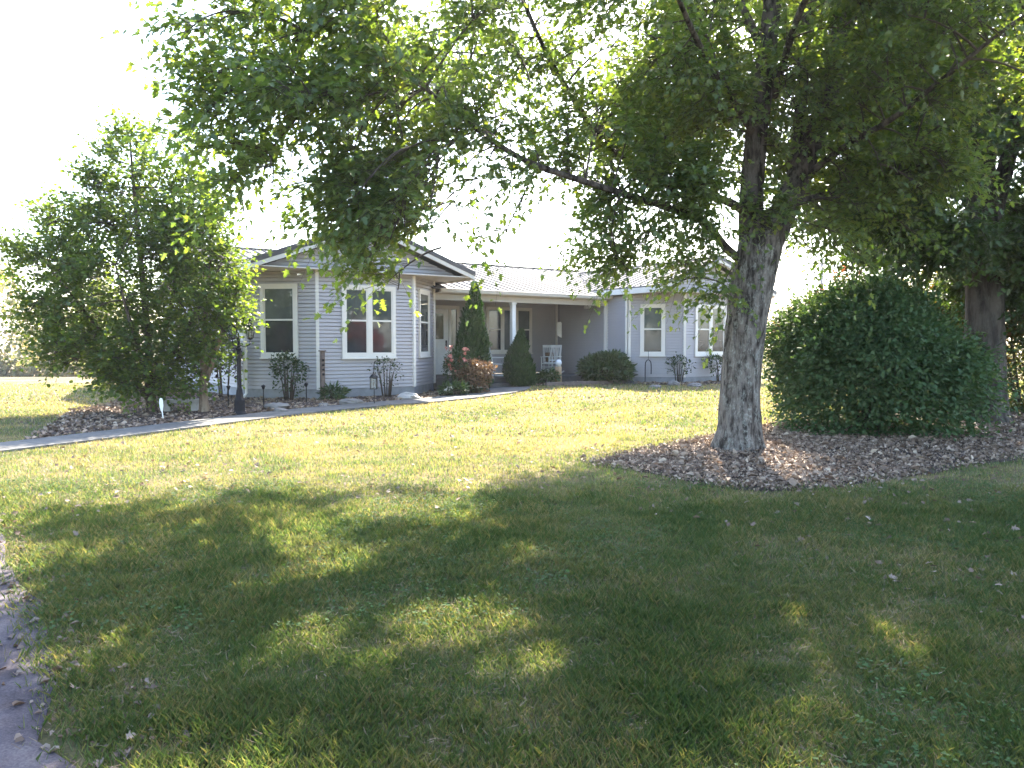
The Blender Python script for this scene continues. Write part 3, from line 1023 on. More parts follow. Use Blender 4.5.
# downspout on the porch end of the right wing
mb = MB(); mb.tube([(10.165, 0.30, 2.85), (10.13, 0.30, 2.7), (10.13, 0.30, 0.25), (10.0, 0.22, 0.16)], 0.035, 8); mb.build("downspout", 'trim', house)
mb = MB(); mb.tube([(-1.24, 1.22, 2.95), (-1.33, 1.17, 2.75), (-1.33, 1.17, 0.15), (-1.42, 1.1, 0.06)], 0.032, 8); mb.build("downspout", 'trim', house)


def window(p0, p1, s0, s1, z0, z1, units=1, tr=0.085, single=()):
    """sash window on a wall line: casing, sill, sashes and panes"""
    p0 = np.array(p0, float); p1 = np.array(p1, float)
    d = unit(p1 - p0); o = np.array([d[1], -d[0]])

    def bx(mb, sa, sb, za, zb, oa, ob, mi=0):
        q = [p0 + d * sa + o * oa, p0 + d * sb + o * oa, p0 + d * sb + o * ob, p0 + d * sa + o * ob]
        mb.hexa([(*q[3], za), (*q[2], za), (*q[1], za), (*q[0], za), (*q[3], zb), (*q[2], zb), (*q[1], zb), (*q[0], zb)], mi)
    w = MB()
    bx(w, s0, s1, z1 - tr, z1, 0.0, 0.045); bx(w, s0, s1, z0, z0 + tr, 0.0, 0.045)
    bx(w, s0, s0 + tr, z0 + tr, z1 - tr, 0.0, 0.045); bx(w, s1 - tr, s1, z0 + tr, z1 - tr, 0.0, 0.045)
    inner0, inner1 = s0 + tr, s1 - tr
    uw = (inner1 - inner0) / units
    for k in range(1, units):
        c = inner0 + uw * k
        bx(w, c - tr * 0.55, c + tr * 0.55, z0 + tr, z1 - tr, 0.0, 0.042)
    wo = w.build("window", 'trim', house)
    f, g = MB(), MB()
    for k in range(units):
        a = inner0 + uw * k + (tr * 0.55 if k else 0); b = inner0 + uw * (k + 1) - (tr * 0.55 if k < units - 1 else 0)
        za, zb = z0 + tr, z1 - tr
        zm = (za + zb) / 2 + 0.02
        e = 0.035
        bx(f, a, a + e, za, zb, 0.016, 0.034); bx(f, b - e, b, za, zb, 0.016, 0.034)
        bx(f, a + e, b - e, za, za + e, 0.016, 0.034); bx(f, a + e, b - e, zb - e, zb, 0.016, 0.034)
        if k not in single:
            bx(f, a + e, b - e, zm - 0.02, zm + 0.02, 0.016, 0.036)
        bx(g, a + e, b - e, zm if k not in single else za + e, zb - e, 0.017, 0.022, 0)
        if k not in single:
            bx(g, a + e, b - e, za + e, zm, 0.017, 0.0205, 1)
    f.build("frame", 'trim', wo)
    g.build("pane", ['glass_up', 'glass_low'], wo)
    sl = MB(); bx(sl, s0 - 0.02, s1 + 0.02, z0 - 0.035, z0 - 0.001, 0.017, 0.07)
    sl.build("sill", 'trim', wo)
    return wo


LA = k1 * math.sqrt(2)
window(A0, A1, 0.43, 1.37, 1.0, 2.74)
window(A1, A2, 0.60, 2.02, 0.99, 2.74, 2)
window(A2, A3, 0.40, 1.34, 1.0, 2.74)
window(B0, B1, 0.34, 1.10, 0.97, 2.56)
window(B1, B2, 0.45, 1.88, 0.97, 2.56, 2)
window(B2, B3, 0.4, 1.2, 0.97, 2.56)
window((3.85, 3.88), (10.2, 3.88), 3.40, 5.25, 1.03, 2.55, 3, 0.07, (1,))
window((-k1, 10.5), A0, 5.2, 6.1, 1.1, 2.5)
window((-k1, 10.5), A0, 2.0, 2.9, 1.1, 2.5)

# front door with side light
dr = MB()
def dbox(mb, a0, a1, z0, z1, o0, o1, mi=0):
    mb.box(((a0 + a1) / 2, 3.88 - (o0 + o1) / 2, (z0 + z1) / 2), (a1 - a0, abs(o1 - o0), z1 - z0), 0, mi)
dbox(dr, 4.90, 5.80, 0.37, 2.42, 0.02, 0.05)
for (za, zb) in ((0.5, 0.95), (1.0, 1.35)):
    for (aa, ab) in ((4.99, 5.32), (5.38, 5.71)):
        dbox(dr, aa, ab, za, zb, 0.05, 0.058)
door = dr.build("door", 'white', house, bevel=0.004)
mb = MB()
dbox(mb, 4.80, 4.895, 0.36, 2.54, 0.017, 0.07); dbox(mb, 5.805, 5.90, 0.36, 2.54, 0.017, 0.07); dbox(mb, 6.11, 6.20, 0.36, 2.54, 0.017, 0.07)
dbox(mb, 4.895, 5.805, 2.43, 2.54, 0.017, 0.07); dbox(mb, 5.90, 6.11, 2.43, 2.54, 0.017, 0.07)
mb.build("door_frame", 'trim', door)
mb = MB(); dbox(mb, 5.08, 5.62, 1.48, 2.28, 0.0505, 0.053); mb.build("pane", 'glass_low', door)
mb = MB(); dbox(mb, 5.90, 6.11, 0.5, 2.42, 0.02, 0.03); mb.build("side_light", 'glass_up', door)
mb = MB(); mb.tube([(5.72, 3.83, 1.30), (5.72, 3.79, 1.30), (5.66, 3.785, 1.30)], 0.014, 8); mb.box((5.72, 3.822, 1.34), (0.06, 0.012, 0.2)); mb.build("handle", 'blackmetal', door)
# flood lamp under the porch ceiling edge
mb = MB(); mb.lathe((10.05, 2.0, 2.60), [(0.05, 0.12), (0.05, 0.09), (0.02, 0.08)], 12)
for s in (-1, 1):
    mb.lathe((10.0, 2.0 + s * 0.09, 2.50), [(0.02, 0.10), (0.055, 0.06), (0.07, 0.0), (0.06, -0.01)], 12)
    mb.tube([(10.05, 2.0, 2.68), (10.0, 2.0 + s * 0.09, 2.6)], 0.012, 6)
mb.build("flood_lamp", 'white', house, smooth=False)
# roof vent boxes along the eave of the left wing side are not visible; meter box on the left wall
MB().box((-1.36, 4.0, 1.5), (0.10, 0.35, 0.5)).build("meter_box", 'block', house)

# ------------------------------------------------------------------ tree builder
LIT = [at(-160, 532), at(-60, 522), at(0, 516), at(80, 510), at(150, 498), at(250, 489), at(325, 480), at(370, 466), at(430, 478), at(480, 487), at(540, 468), at(600, 456), at(650, 441), at(725, 432), at(800, 424), at(800, 396), at(600, 392), at(480, 393), at(300, 411), at(200, 420), at(0, 444), at(-100, 458)]
LIT = np.array([p[:2] for p in LIT])
SPOTS = [(at(322, 577), 0.42), (at(285, 652), 0.30), (at(305, 632), 0.22), (at(445, 620), 0.26), (at(520, 558), 0.34), (at(620, 552), 0.12), (at(110, 645), 0.25), (at(240, 600), 0.22), (at(1000, 418), 0.5), (at(1040, 425), 0.6), (at(28, 655), 0.13), (at(22, 700), 0.12), (at(10, 610), 0.14)]


def sun_hit(P):
    """where the shadow of a point falls on the lawn"""
    q = P[:, :2].copy()
    for _ in range(3):
        t_ = (P[:, 2] - gz(q[:, 0], q[:, 1])) / SUN[2]
        q = P[:, :2] - SUN[None, :2] * t_[:, None]
    return q


def shade_keep(P, prob=0.97):
    q = sun_hit(P)
    m = inpoly(q + rng.normal(0, 0.12, q.shape), LIT)
    nz = vnoise(np.c_[q * 1.9, q[:, :1] * 0 + 2.0], 91) * 0.6 + vnoise(np.c_[q * 4.3, q[:, :1] * 0 + 5.0], 92) * 0.4
    thr = np.interp(q[:, 0], [-3.2, -2.3, -1.9, -0.5, 0.1, 0.5], [0.58, 0.54, 0.46, 0.48, 0.64, 0.93])
    m |= (nz > thr) & (q[:, 1] > 3.5) & (q[:, 1] < 8.6) & (np.abs(q[:, 0]) < 0.66 * q[:, 1] + 0.4)
    for c, r in SPOTS:
        m |= ((q - c[None, :2]) ** 2).sum(1) < r * r
    return ~(m & (rng.uniform(size=len(P)) < prob))


def fill_ellipsoid(c, r, n, shell=0.0):
    out = np.zeros((0, 3))
    while len(out) < n:
        p = rng.uniform(-1, 1, (n * 3, 3))
        d = np.linalg.norm(p, axis=1)
        p = p[(d < 1) & (d > shell)]
        out = np.vstack([out, p])
    return np.asarray(c) + out[:n] * np.asarray(r)


def crown_from(root, base, limbs, clumps, tm, leafmat, size, twig=(0.35, 0.75), ntw=11, nlf=10, droop=0.35, up=0.15, prune=True, twr=0.0035, jit=0.45, br=1.0, hang=0.55):
    """grow side branches from the limbs to every clump, twigs at its end, leaves on the twigs"""
    att = np.vstack([catmull(l, 5)[2:] for l in limbs])
    pen = np.zeros(len(att))
    base = np.asarray(base, float)
    clumps = clumps[np.argsort([np.min(np.linalg.norm(att - c, axis=1)) for c in clumps])]
    mb = MB()
    S0, D0, K = [], [], []
    for c in clumps:
        d = np.linalg.norm(att - c, axis=1) + pen + 0.6 * np.clip(att[:, 2] - c[2] - 0.3, 0, 9)
        k = int(np.argmin(d))
        p = att[k]
        L = np.linalg.norm(c - p)
        mid = p + (c - p) * 0.5 + np.array([0, 0, 0.16 * L]) + rng.normal(0, 0.06 * L, 3)
        ts = np.linspace(0, 1, 6)[:, None]
        path = (1 - ts) ** 2 * p + 2 * ts * (1 - ts) * mid + ts ** 2 * c
        K.append((path, L))
        att = np.vstack([att, path[2:5]])
        pen = np.concatenate([pen, np.full(3, 0.35) + pen[k]])
        out = unit(c - p + 0.35 * (c - base) * np.array([1, 1, 0.3]))
        n = rng.integers(int(ntw * 0.7), int(ntw * 1.3) + 1)
        st = path[-1] + rng.normal(0, 0.10, (n, 3))
        pick = rng.uniform(0.45, 1, n)
        st = np.stack([np.interp(pick * 5, np.arange(6), path[:, j]) for j in range(3)], -1)
        dv = unit(out[None] * 0.75 + rng.normal(0, 0.62, (n, 3)) + np.array([0, 0, up]))
        S0.append(st); D0.append(dv)
        K[-1] = (path, L, n)
    St = np.vstack(S0); Dv = np.vstack(D0)
    Ln = rng.uniform(*twig, len(St))
    mid = St + Dv * (Ln * 0.6)[:, None]
    keep = shade_keep(mid) if prune else np.ones(len(St), bool)
    idx = 0
    for path, L, n in K:
        kk = keep[idx:idx + n].mean(); idx += n
        if kk > 0.15:
            r0 = br * (0.007 + 0.009 * L)
            mb.tube(path, np.linspace(r0, 0.006 * br, 6), 5, cap=False)
    St, Dv, Ln = St[keep], Dv[keep], Ln[keep]
    T = len(St)
    # twigs as thin tapering strips of three sides
    ts = np.array([0, 0.5, 1.0])
    pth = St[:, None, :] + Dv[:, None, :] * (Ln[:, None] * ts)[..., None] - np.array([0, 0, 1.0]) * (droop * Ln[:, None] * ts ** 2)[..., None]
    side = unit(np.cross(Dv, np.array([0.2, 0.3, 0.93]))); nrm = np.cross(side, Dv)
    ang = np.array([0, 2.094, 4.189])
    ring = np.cos(ang)[:, None, None] * side[None] + np.sin(ang)[:, None, None] * nrm[None]       # 3,T,3
    rr = np.array([1.0, 0.75, 0.4]) * twr
    V = (pth[:, :, None, :] + rr[None, :, None, None] * ring.transpose(1, 0, 2)[:, None, :, :]).reshape(-1, 3)
    fc = []
    for i in (0, 1):
        for k in range(3):
            fc += [i * 3 + k, i * 3 + (k + 1) % 3, (i + 1) * 3 + (k + 1) % 3, (i + 1) * 3 + k]
    loops = (np.arange(T)[:, None] * 9 + np.array(fc)[None]).ravel()
    bv = np.array(mb.v) if mb.v else np.zeros((0, 3))
    bl = np.array([i for f in mb.f for i in f], int)
    Vall = np.vstack([V, bv]) - base
    lall = np.concatenate([loops, bl + len(V)])
    call = np.full(len(lall) // 4, 4)
    link("branches", np_mesh("branches", Vall, lall, call), 'twig', root)
    # leaves
    tl = np.tile(np.linspace(0.22, 1.0, nlf), (T, 1)) + rng.uniform(-0.05, 0.05, (T, nlf))
    C = St[:, None, :] + Dv[:, None, :] * (Ln[:, None] * tl)[..., None] - np.array([0, 0, 1.0]) * (droop * Ln[:, None] * tl ** 2)[..., None]
    sgn = np.where(np.arange(nlf) % 2, 1.0, -1.0)[None, :, None]
    sd = side[:, None, :] * sgn + rng.normal(0, 0.5, (T, nlf, 3))
    Y = unit(sd + Dv[:, None, :] * 0.8 - np.array([0, 0, hang]))
    C = C + Y * rng.uniform(0.01, 0.06, (T, nlf))[..., None]
    C = C.reshape(-1, 3); Y = Y.reshape(-1, 3)
    X, Y, Z = leaf_axes(Y, np.array([0, 0, 1.0]), jit)
    instances("crown", tm[0], tm[1], C, X, Y, Z, size * rng.uniform(0.65, 1.25, len(C)), leafmat, root, base)
    return len(C)


def limb_tube(root, name, pts, r0, r1, mat, base, n=14, amp=0.012, per=8, seed=0, flare=0.0, power=1.0):
    P = catmull(pts, per)
    s = np.linspace(0, 1, len(P)) ** power
    mb = MB()
    bark_tube(mb, P - np.asarray(base), r0 + (r1 - r0) * s, n, amp, seed=seed, flare=flare)
    return mb.build(name, mat, root, smooth=True)


# ------------------------------------------------------------------ the big maple by the mulch ring
DT = 10.9
tb = np.array([3.14, DT, float(gz(3.1, DT)) + 0.02])
maple = empty("shade_tree", tb)
tag(maple, "big maple with a thick grey furrowed trunk, left of the round bush", "tree")
trunk = [tb + (0, 0, -0.12), tb + (0, 0, 0.05), tb + (0.01, 0, 0.35), pt(741, 380, DT), pt(745, 330, DT), pt(751, 285, DT), pt(759, 245, DT), pt(764, 215, DT)]
P = catmull(trunk, 22)
zz = P[:, 2] - tb[2]
rad = np.interp(zz, [-0.2, 0.0, 0.3, 0.9, 1.6, 2.3, 2.8, 3.3], [0.315, 0.31, 0.285, 0.266, 0.264, 0.275, 0.285, 0.22])
mb = MB(); bark_tube(mb, P - tb, rad, 84, 0.034, freq=4.2, seed=5, flare=0.13); mb.build("trunk", 'bark', maple, smooth=True)
stemL = [pt(753, 268, DT), pt(749, 215, DT), pt(752, 150, DT - 0.1), pt(760, 80, DT - 0.2), pt(766, 10, DT - 0.1), pt(772, -90, DT + 0.2), pt(765, -220, DT + 0.5), pt(760, -330, DT + 0.6)]
stemR = [pt(763, 250, DT), pt(782, 210, DT + 0.1), pt(806, 150, DT + 0.3), pt(826, 85, DT + 0.4), pt(838, 10, DT + 0.5), pt(856, -90, DT + 0.5), pt(880, -220, DT + 0.6), pt(900, -330, DT + 0.5)]
stemM = [pt(782, 225, DT + 0.1), pt(792, 160, DT + 0.4), pt(797, 95, DT + 0.8), pt(800, 20, DT + 1.2), pt(806, -100, DT + 1.8), pt(812, -200, DT + 2.2)]
limb1 = [pt(750, 268, DT), pt(726, 250, DT - 0.1), pt(700, 222, DT - 0.4), pt(650, 204, DT - 0.9), pt(598, 188, DT - 1.4), pt(525, 163, DT - 2.0), pt(469, 126, DT - 2.4), pt(418, 84, DT - 2.7), pt(385, 40, DT - 2.9), pt(360, 0, DT - 3.0)]
limb2 = [pt(752, 222, DT), pt(727, 204, DT - 0.1), pt(664, 181, DT - 0.2), pt(605, 146, DT - 0.4), pt(564, 90, DT - 0.6), pt(538, 43, DT - 0.8), pt(515, -10, DT - 1.0), pt(480, -80, DT - 1.0)]
limb3 = [pt(800, 180, DT + 0.2), pt(840, 150, DT - 0.3), pt(890, 120, DT - 1.0), pt(940, 80, DT - 1.7), pt(990, 40, DT - 2.2), pt(1060, -10, DT - 2.6)]
limb4 = [pt(752, 140, DT - 0.1), pt(720, 90, DT - 1.0), pt(690, 40, DT - 2.0), pt(660, -30, DT - 2.8), pt(630, -100, DT - 3.4)]
limb5 = [pt(770, 100, DT - 0.1), pt(790, 30, DT - 1.2), pt(830, -60, DT - 2.2), pt(870, -160, DT - 3.0)]
limb6 = [pt(760, 60, DT), pt(720, -20, DT + 0.8), pt(680, -110, DT + 1.6), pt(650, -190, DT + 2.2)]
limb7 = [pt(790, 205, DT + 0.1), pt(830, 195, DT + 0.6), pt(880, 190, DT + 1.0), pt(930, 150, DT + 1.4)]
for k, (nm, l, r0, r1) in enumerate((("stem", stemL, 0.20, 0.06), ("stem", stemR, 0.21, 0.06), ("stem", stemM, 0.12, 0.04), ("limb", limb1, 0.066, 0.012), ("limb", limb2, 0.068, 0.016), ("limb", limb3, 0.055, 0.012), ("limb", limb4, 0.05, 0.014), ("limb", limb5, 0.055, 0.016), ("limb", limb6, 0.07, 0.02), ("limb", limb7, 0.06, 0.015))):
    limb_tube(maple, nm, l, r0, r1, 'bark_limb_shaded', tb, 30 if nm == "stem" else 14, 0.016 if nm == "stem" else 0.006, 12, k, power=0.8)
blobs = [  # px, py, depth, radii (x, depth, z), clumps
    (305, 55, 7.9, (1.0, 1.0, 0.7), 27), (335, 130, 7.9, (1.3, 1.1, 0.65), 38), (270, 185, 7.8, (0.7, 0.7, 0.4), 11),
    (240, 105, 7.8, (0.5, 0.6, 0.55), 9), (215, 55, 7.8, (0.25, 0.4, 0.15), 2), (385, 190, 8.0, (0.85, 0.8, 0.5), 20), (392, 245, 7.9, (0.6, 0.5, 0.38), 13), (430, 205, 8.4, (0.5, 0.5, 0.45), 14), (350, 215, 8.0, (0.4, 0.5, 0.3), 8), (560, 150, 9.4, (0.6, 0.35, 0.3), 12), (625, 185, 9.8, (0.5, 0.3, 0.3), 10), (490, 150, 9.0, (0.5, 0.3, 0.3), 8), (690, 225, 10.2, (0.35, 0.25, 0.25), 6), (402, 280, 7.8, (0.25, 0.3, 0.18), 4),
    (425, 60, 8.6, (1.2, 1.2, 0.9), 34), (470, 150, 8.6, (0.8, 0.9, 0.7), 20), (505, 205, 8.8, (0.38, 0.5, 0.5), 9), (470, 215, 8.6, (0.3, 0.4, 0.45), 6),
    (545, 60, 9.6, (1.2, 1.2, 0.9), 28), (620, 70, 10.2, (1.4, 1.3, 1.2), 38), (590, 150, 10.0, (0.8, 0.8, 0.6), 16), (650, 195, 10.2, (0.9, 0.9, 0.7), 22), (615, 250, 10.0, (0.6, 0.6, 0.35), 13), (685, 262, 10.4, (0.4, 0.6, 0.35), 8), (715, 300, 10.3, (0.22, 0.3, 0.15), 3),
    (690, 60, 10.6, (1.1, 1.4, 1.4), 34), (680, 130, 11.2, (0.9, 0.8, 0.7), 20), (640, 110, 9.6, (0.7, 0.7, 0.6), 12), (700, 180, 9.9, (0.5, 0.4, 0.45), 8), (735, 110, 10.2, (0.4, 0.3, 0.5), 5), (790, 60, 12.4, (1.4, 1.0, 1.4), 32), (830, 40, 10.0, (0.8, 0.8, 1.0), 16), (810, 170, 11.8, (0.8, 0.6, 0.8), 14), (770, 225, 10.5, (0.45, 0.2, 0.25), 5), (760, 120, 12.2, (0.9, 0.6, 0.8), 16), (720, 150, 12.4, (0.9, 0.6, 0.8), 16), (790, 110, 10.4, (0.5, 0.2, 0.6), 8), (650, 150, 12.6, (1.1, 0.7, 0.8), 18), (600, 110, 12.8, (1.2, 0.8, 0.7), 18), (850, 60, 12.6, (1.2, 0.8, 1.1), 26), (900, 130, 12.6, (1.1, 0.7, 0.9), 22), (700, 30, 12.6, (1.2, 0.8, 0.8), 18),
    (860, 90, 10.4, (1.3, 1.5, 1.2), 36), (880, 190, 11.2, (1.2, 1.2, 0.7), 30), (830, 235, 11.2, (0.6, 0.8, 0.4), 9), (915, 40, 9.6, (1.0, 1.2, 0.9), 26), (1090, 40, 9.2, (1.1, 1.3, 1.2), 24), (900, 160, 10.6, (0.8, 1.0, 0.7), 17),
]
cl = [fill_ellipsoid(pt(px, py, d), r, n) for px, py, d, r, n in blobs]
cl.append(fill_ellipsoid((3.0, 10.6, 7.8), (4.6, 4.2, 2.2), 110, 0.45))
cl.append(fill_ellipsoid((-0.6, 8.4, 5.6), (2.6, 2.2, 1.3), 34))
cl.append(fill_ellipsoid((6.2, 8.8, 6.0), (2.6, 2.4, 1.8), 50))
cl.append(fill_ellipsoid((2.8, 8.0, 6.2), (2.8, 1.8, 1.3), 36))
# the back of the crown, which throws the edge of the shade on the lawn
SHP = np.array([at(*p)[:2] for p in ((10, 522), (150, 503), (325, 490), (480, 495), (600, 464), (700, 452), (735, 500), (600, 545), (400, 565), (200, 590), (30, 590))])
G0 = in_poly_points(SHP, 150)
hh = rng.uniform(4.7, 6.6, len(G0))
cl.append(np.c_[G0 + SUN[None, :2] * (hh / SUN[2])[:, None], hh])
for poly, n in ((((540, 560), (1150, 500), (1200, 800), (400, 800), (300, 720)), 90), (((0, 600), (540, 560), (400, 800), (60, 800)), 16)):
    G0 = in_poly_points(np.array([at(*p)[:2] for p in poly]), n)
    hh = rng.uniform(5.6, 8.2, n)
    cl.append(np.c_[G0 + SUN[None, :2] * (hh / SUN[2])[:, None], hh])
nl = crown_from(maple, tb, [stemL, stemR, stemM, limb1, limb2, limb3, limb4, limb5, limb6, limb7], np.vstack(cl), MAPLE, 'maple', 0.076, ntw=12, nlf=10)
print("maple leaves", nl)

# ------------------------------------------------------------------ second big tree on the right
D2 = 14.2
t2 = np.array([(986 - 512) / FPX * D2, D2, 0.0]); t2[2] = float(gz(t2[0], t2[1])) + 0.02
oak = empty("shade_tree", t2)
tag(oak, "dark shade tree standing behind the right side of the big round bush", "tree")
tr2 = [t2 + (0, 0, -0.1), t2 + (0, 0, 0.3), pt(984, 350, D2), pt(982, 290, D2), pt(978, 230, D2), pt(974, 170, D2), pt(968, 100, D2), pt(962, 20, D2), pt(955, -80, D2), pt(950, -200, D2)]
limb_tube(oak, "trunk", tr2, 0.40, 0.12, 'bark_dark', t2, 40, 0.03, 12, 21, 0.12, 0.9)
l2 = [[pt(980, 245, D2), pt(1000, 170, D2), pt(1015, 90, D2 - 0.2), pt(1030, 0, D2 - 0.4), pt(1045, -100, D2 - 0.5)],
      [pt(982, 275, D2), pt(950, 240, D2 - 0.4), pt(915, 190, D2 - 1.0), pt(890, 130, D2 - 1.4)],
      [pt(978, 240, D2), pt(935, 230, D2 - 0.2), pt(880, 215, D2 - 0.6), pt(840, 235, D2 - 0.9)],
      [pt(986, 250, D2), pt(1030, 220, D2 - 0.5), pt(1080, 190, D2 - 1.0), pt(1130, 150, D2 - 1.4)],
      [pt(972, 150, D2), pt(930, 80, D2 + 0.5), pt(890, 0, D2 + 1.0)]]
for k, l in enumerate(l2):
    limb_tube(oak, "limb", l, 0.17 if k == 0 else 0.08, 0.03 if k == 0 else 0.015, 'bark_dark', t2, 16, 0.01, 8, 30 + k)
blobs = [(900, 150, 13.0, (1.3, 1.2, 1.0), 30), (862, 205, 12.9, (1.0, 0.9, 0.5), 20), (930, 235, 13.2, (0.8, 0.8, 0.6), 18), (990, 120, 15.6, (1.6, 0.9, 1.4), 36), (1030, 220, 15.4, (1.0, 0.7, 0.7), 20), (985, 285, 15.2, (0.9, 0.5, 0.4), 16), (905, 200, 12.8, (0.8, 0.7, 0.7), 20), (1060, 170, 13.0, (0.7, 0.7, 0.9), 18), (915, 250, 14.8, (0.9, 0.6, 0.4), 16), (935, 250, 13.6, (0.8, 0.6, 0.4), 12), (1020, 255, 13.4, (0.6, 0.6, 0.5), 12), (870, 255, 15.2, (0.7, 0.5, 0.3), 7), (1000, 250, 15.4, (1.2, 0.7, 0.6), 22), (950, 110, 15.0, (1.6, 0.9, 1.2), 30), (1030, 300, 14.4, (0.9, 0.7, 0.4), 12), (1080, 130, 13.0, (1.6, 1.6, 1.6), 34), (1090, 240, 13.6, (1.2, 1.2, 0.7), 18), (960, 30, 16.0, (2.2, 1.2, 1.5), 40), (870, 60, 13.8, (1.4, 1.4, 1.2), 24), (1180, 80, 13.6, (1.8, 1.8, 1.8), 26)]
cl = [fill_ellipsoid(pt(px, py, d), r, int(n * 1.5)) for px, py, d, r, n in blobs]
cl.append(fill_ellipsoid((9.0, 13.2, 8.6), (4.6, 3.6, 2.6), 90, 0.3))
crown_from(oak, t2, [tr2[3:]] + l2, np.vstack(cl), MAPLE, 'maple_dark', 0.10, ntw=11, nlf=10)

# ------------------------------------------------------------------ bushy yard trees on the left
def yard_tree(base, label, stems, clumps, r0, size, mat):
    o = empty("yard_tree", base)
    tag(o, label, "tree")
    for k, s in enumerate(stems):
        limb_tube(o, "trunk" if k == 0 else "stem", s, r0 if k == 0 else r0 * 0.55, 0.012, 'bark_tan' if len(stems) < 3 else 'bark_yard', base, 16, 0.008, 6, 50 + k, 0.05 if k == 0 else 0)
    crown_from(o, base, stems, clumps, ROUND, mat, size, twig=(0.32, 0.75), ntw=9, nlf=9, droop=0.05, up=0.55, jit=0.55, prune=False, hang=0.15, twr=0.0028)
    return o


D3 = 14.6
b3 = at(150, 412); D3 = b3[1]
st = [[b3 + (0, 0, -0.1), b3 + (0, 0, 0.3), pt(148, 330, D3), pt(143, 260, D3), pt(138, 190, D3), pt(135, 140, D3)],
      [b3 + (0, 0, 0.2), pt(120, 360, D3 - 0.2), pt(85, 310, D3 - 0.4), pt(50, 265, D3 - 0.5)],
      [b3 + (0, 0, 0.25), pt(175, 350, D3 - 0.3), pt(205, 300, D3 - 0.6), pt(225, 260, D3 - 0.7)],
      [b3 + (0, 0, 0.3), pt(140, 350, D3 - 0.7), pt(128, 310, D3 - 1.0), pt(118, 265, D3 - 1.0)],
      [b3 + (0, 0, 0.3), pt(165, 340, D3 + 0.5), pt(180, 260, D3 + 0.8), pt(185, 180, D3 + 0.8)]]
blobs = [(140, 300, D3 - 0.2, (1.55, 1.4, 0.9), 110), (130, 358, D3 - 0.4, (1.55, 1.2, 0.55), 85), (150, 385, D3 - 0.5, (1.15, 0.8, 0.28), 34), (40, 315, D3 - 0.3, (0.55, 0.6, 0.6), 16), (145, 240, D3, (1.15, 1.1, 0.7), 48), (85, 250, D3 - 0.2, (0.8, 0.9, 0.7), 28), (55, 275, D3 - 0.2, (0.55, 0.7, 0.5), 14), (70, 340, D3 - 0.4, (0.8, 0.8, 0.65), 26), (195, 255, D3 - 0.2, (0.75, 0.9, 0.75), 26), (215, 320, D3 - 0.6, (0.55, 0.6, 0.7), 24), (138, 190, D3, (0.75, 0.7, 0.5), 22), (178, 190, D3, (0.5, 0.5, 0.5), 13), (100, 200, D3, (0.55, 0.5, 0.5), 13), (95, 225, D3, (0.7, 0.6, 0.45), 16), (188, 225, D3, (0.6, 0.6, 0.45), 16), (128, 150, D3, (0.25, 0.2, 0.22), 4), (28, 258, D3 - 0.2, (0.4, 0.5, 0.4), 8), (150, 150, D3, (0.3, 0.3, 0.35), 5), (185, 150, D3, (0.15, 0.2, 0.3), 3), (112, 165, D3, (0.2, 0.3, 0.3), 4), (60, 225, D3 - 0.2, (0.45, 0.5, 0.4), 7), (208, 205, D3, (0.3, 0.4, 0.4), 5)]
cl = np.vstack([fill_ellipsoid(pt(px, py, d), r, n) for px, py, d, r, n in blobs])
yard_tree(b3, "broad bushy tree with a low spreading crown at the far left", st, cl, 0.11, 0.078, 'yard')
b4 = at(203, 414); D4 = b4[1]
st = [[b4 + (0, 0, -0.1), b4 + (0, 0, 0.2), pt(203, 375, D4), pt(205, 330, D4), pt(210, 285, D4), pt(215, 240, D4)], [b4 + (0, 0, 0.5), pt(220, 340, D4), pt(235, 300, D4), pt(243, 275, D4)]]
blobs = [(210, 300, D4, (0.7, 0.7, 0.8), 34), (226, 268, D4 + 0.1, (0.35, 0.5, 0.35), 9), (200, 355, D4, (0.55, 0.6, 0.5), 20), (215, 235, D4, (0.4, 0.4, 0.4), 8)]
cl = np.vstack([fill_ellipsoid(pt(px, py, d), r, n) for px, py, d, r, n in blobs])
yard_tree(b4, "slim tan-trunked yellow-green tree close to the left of the lamp post", st, cl, 0.10, 0.07, 'yard')


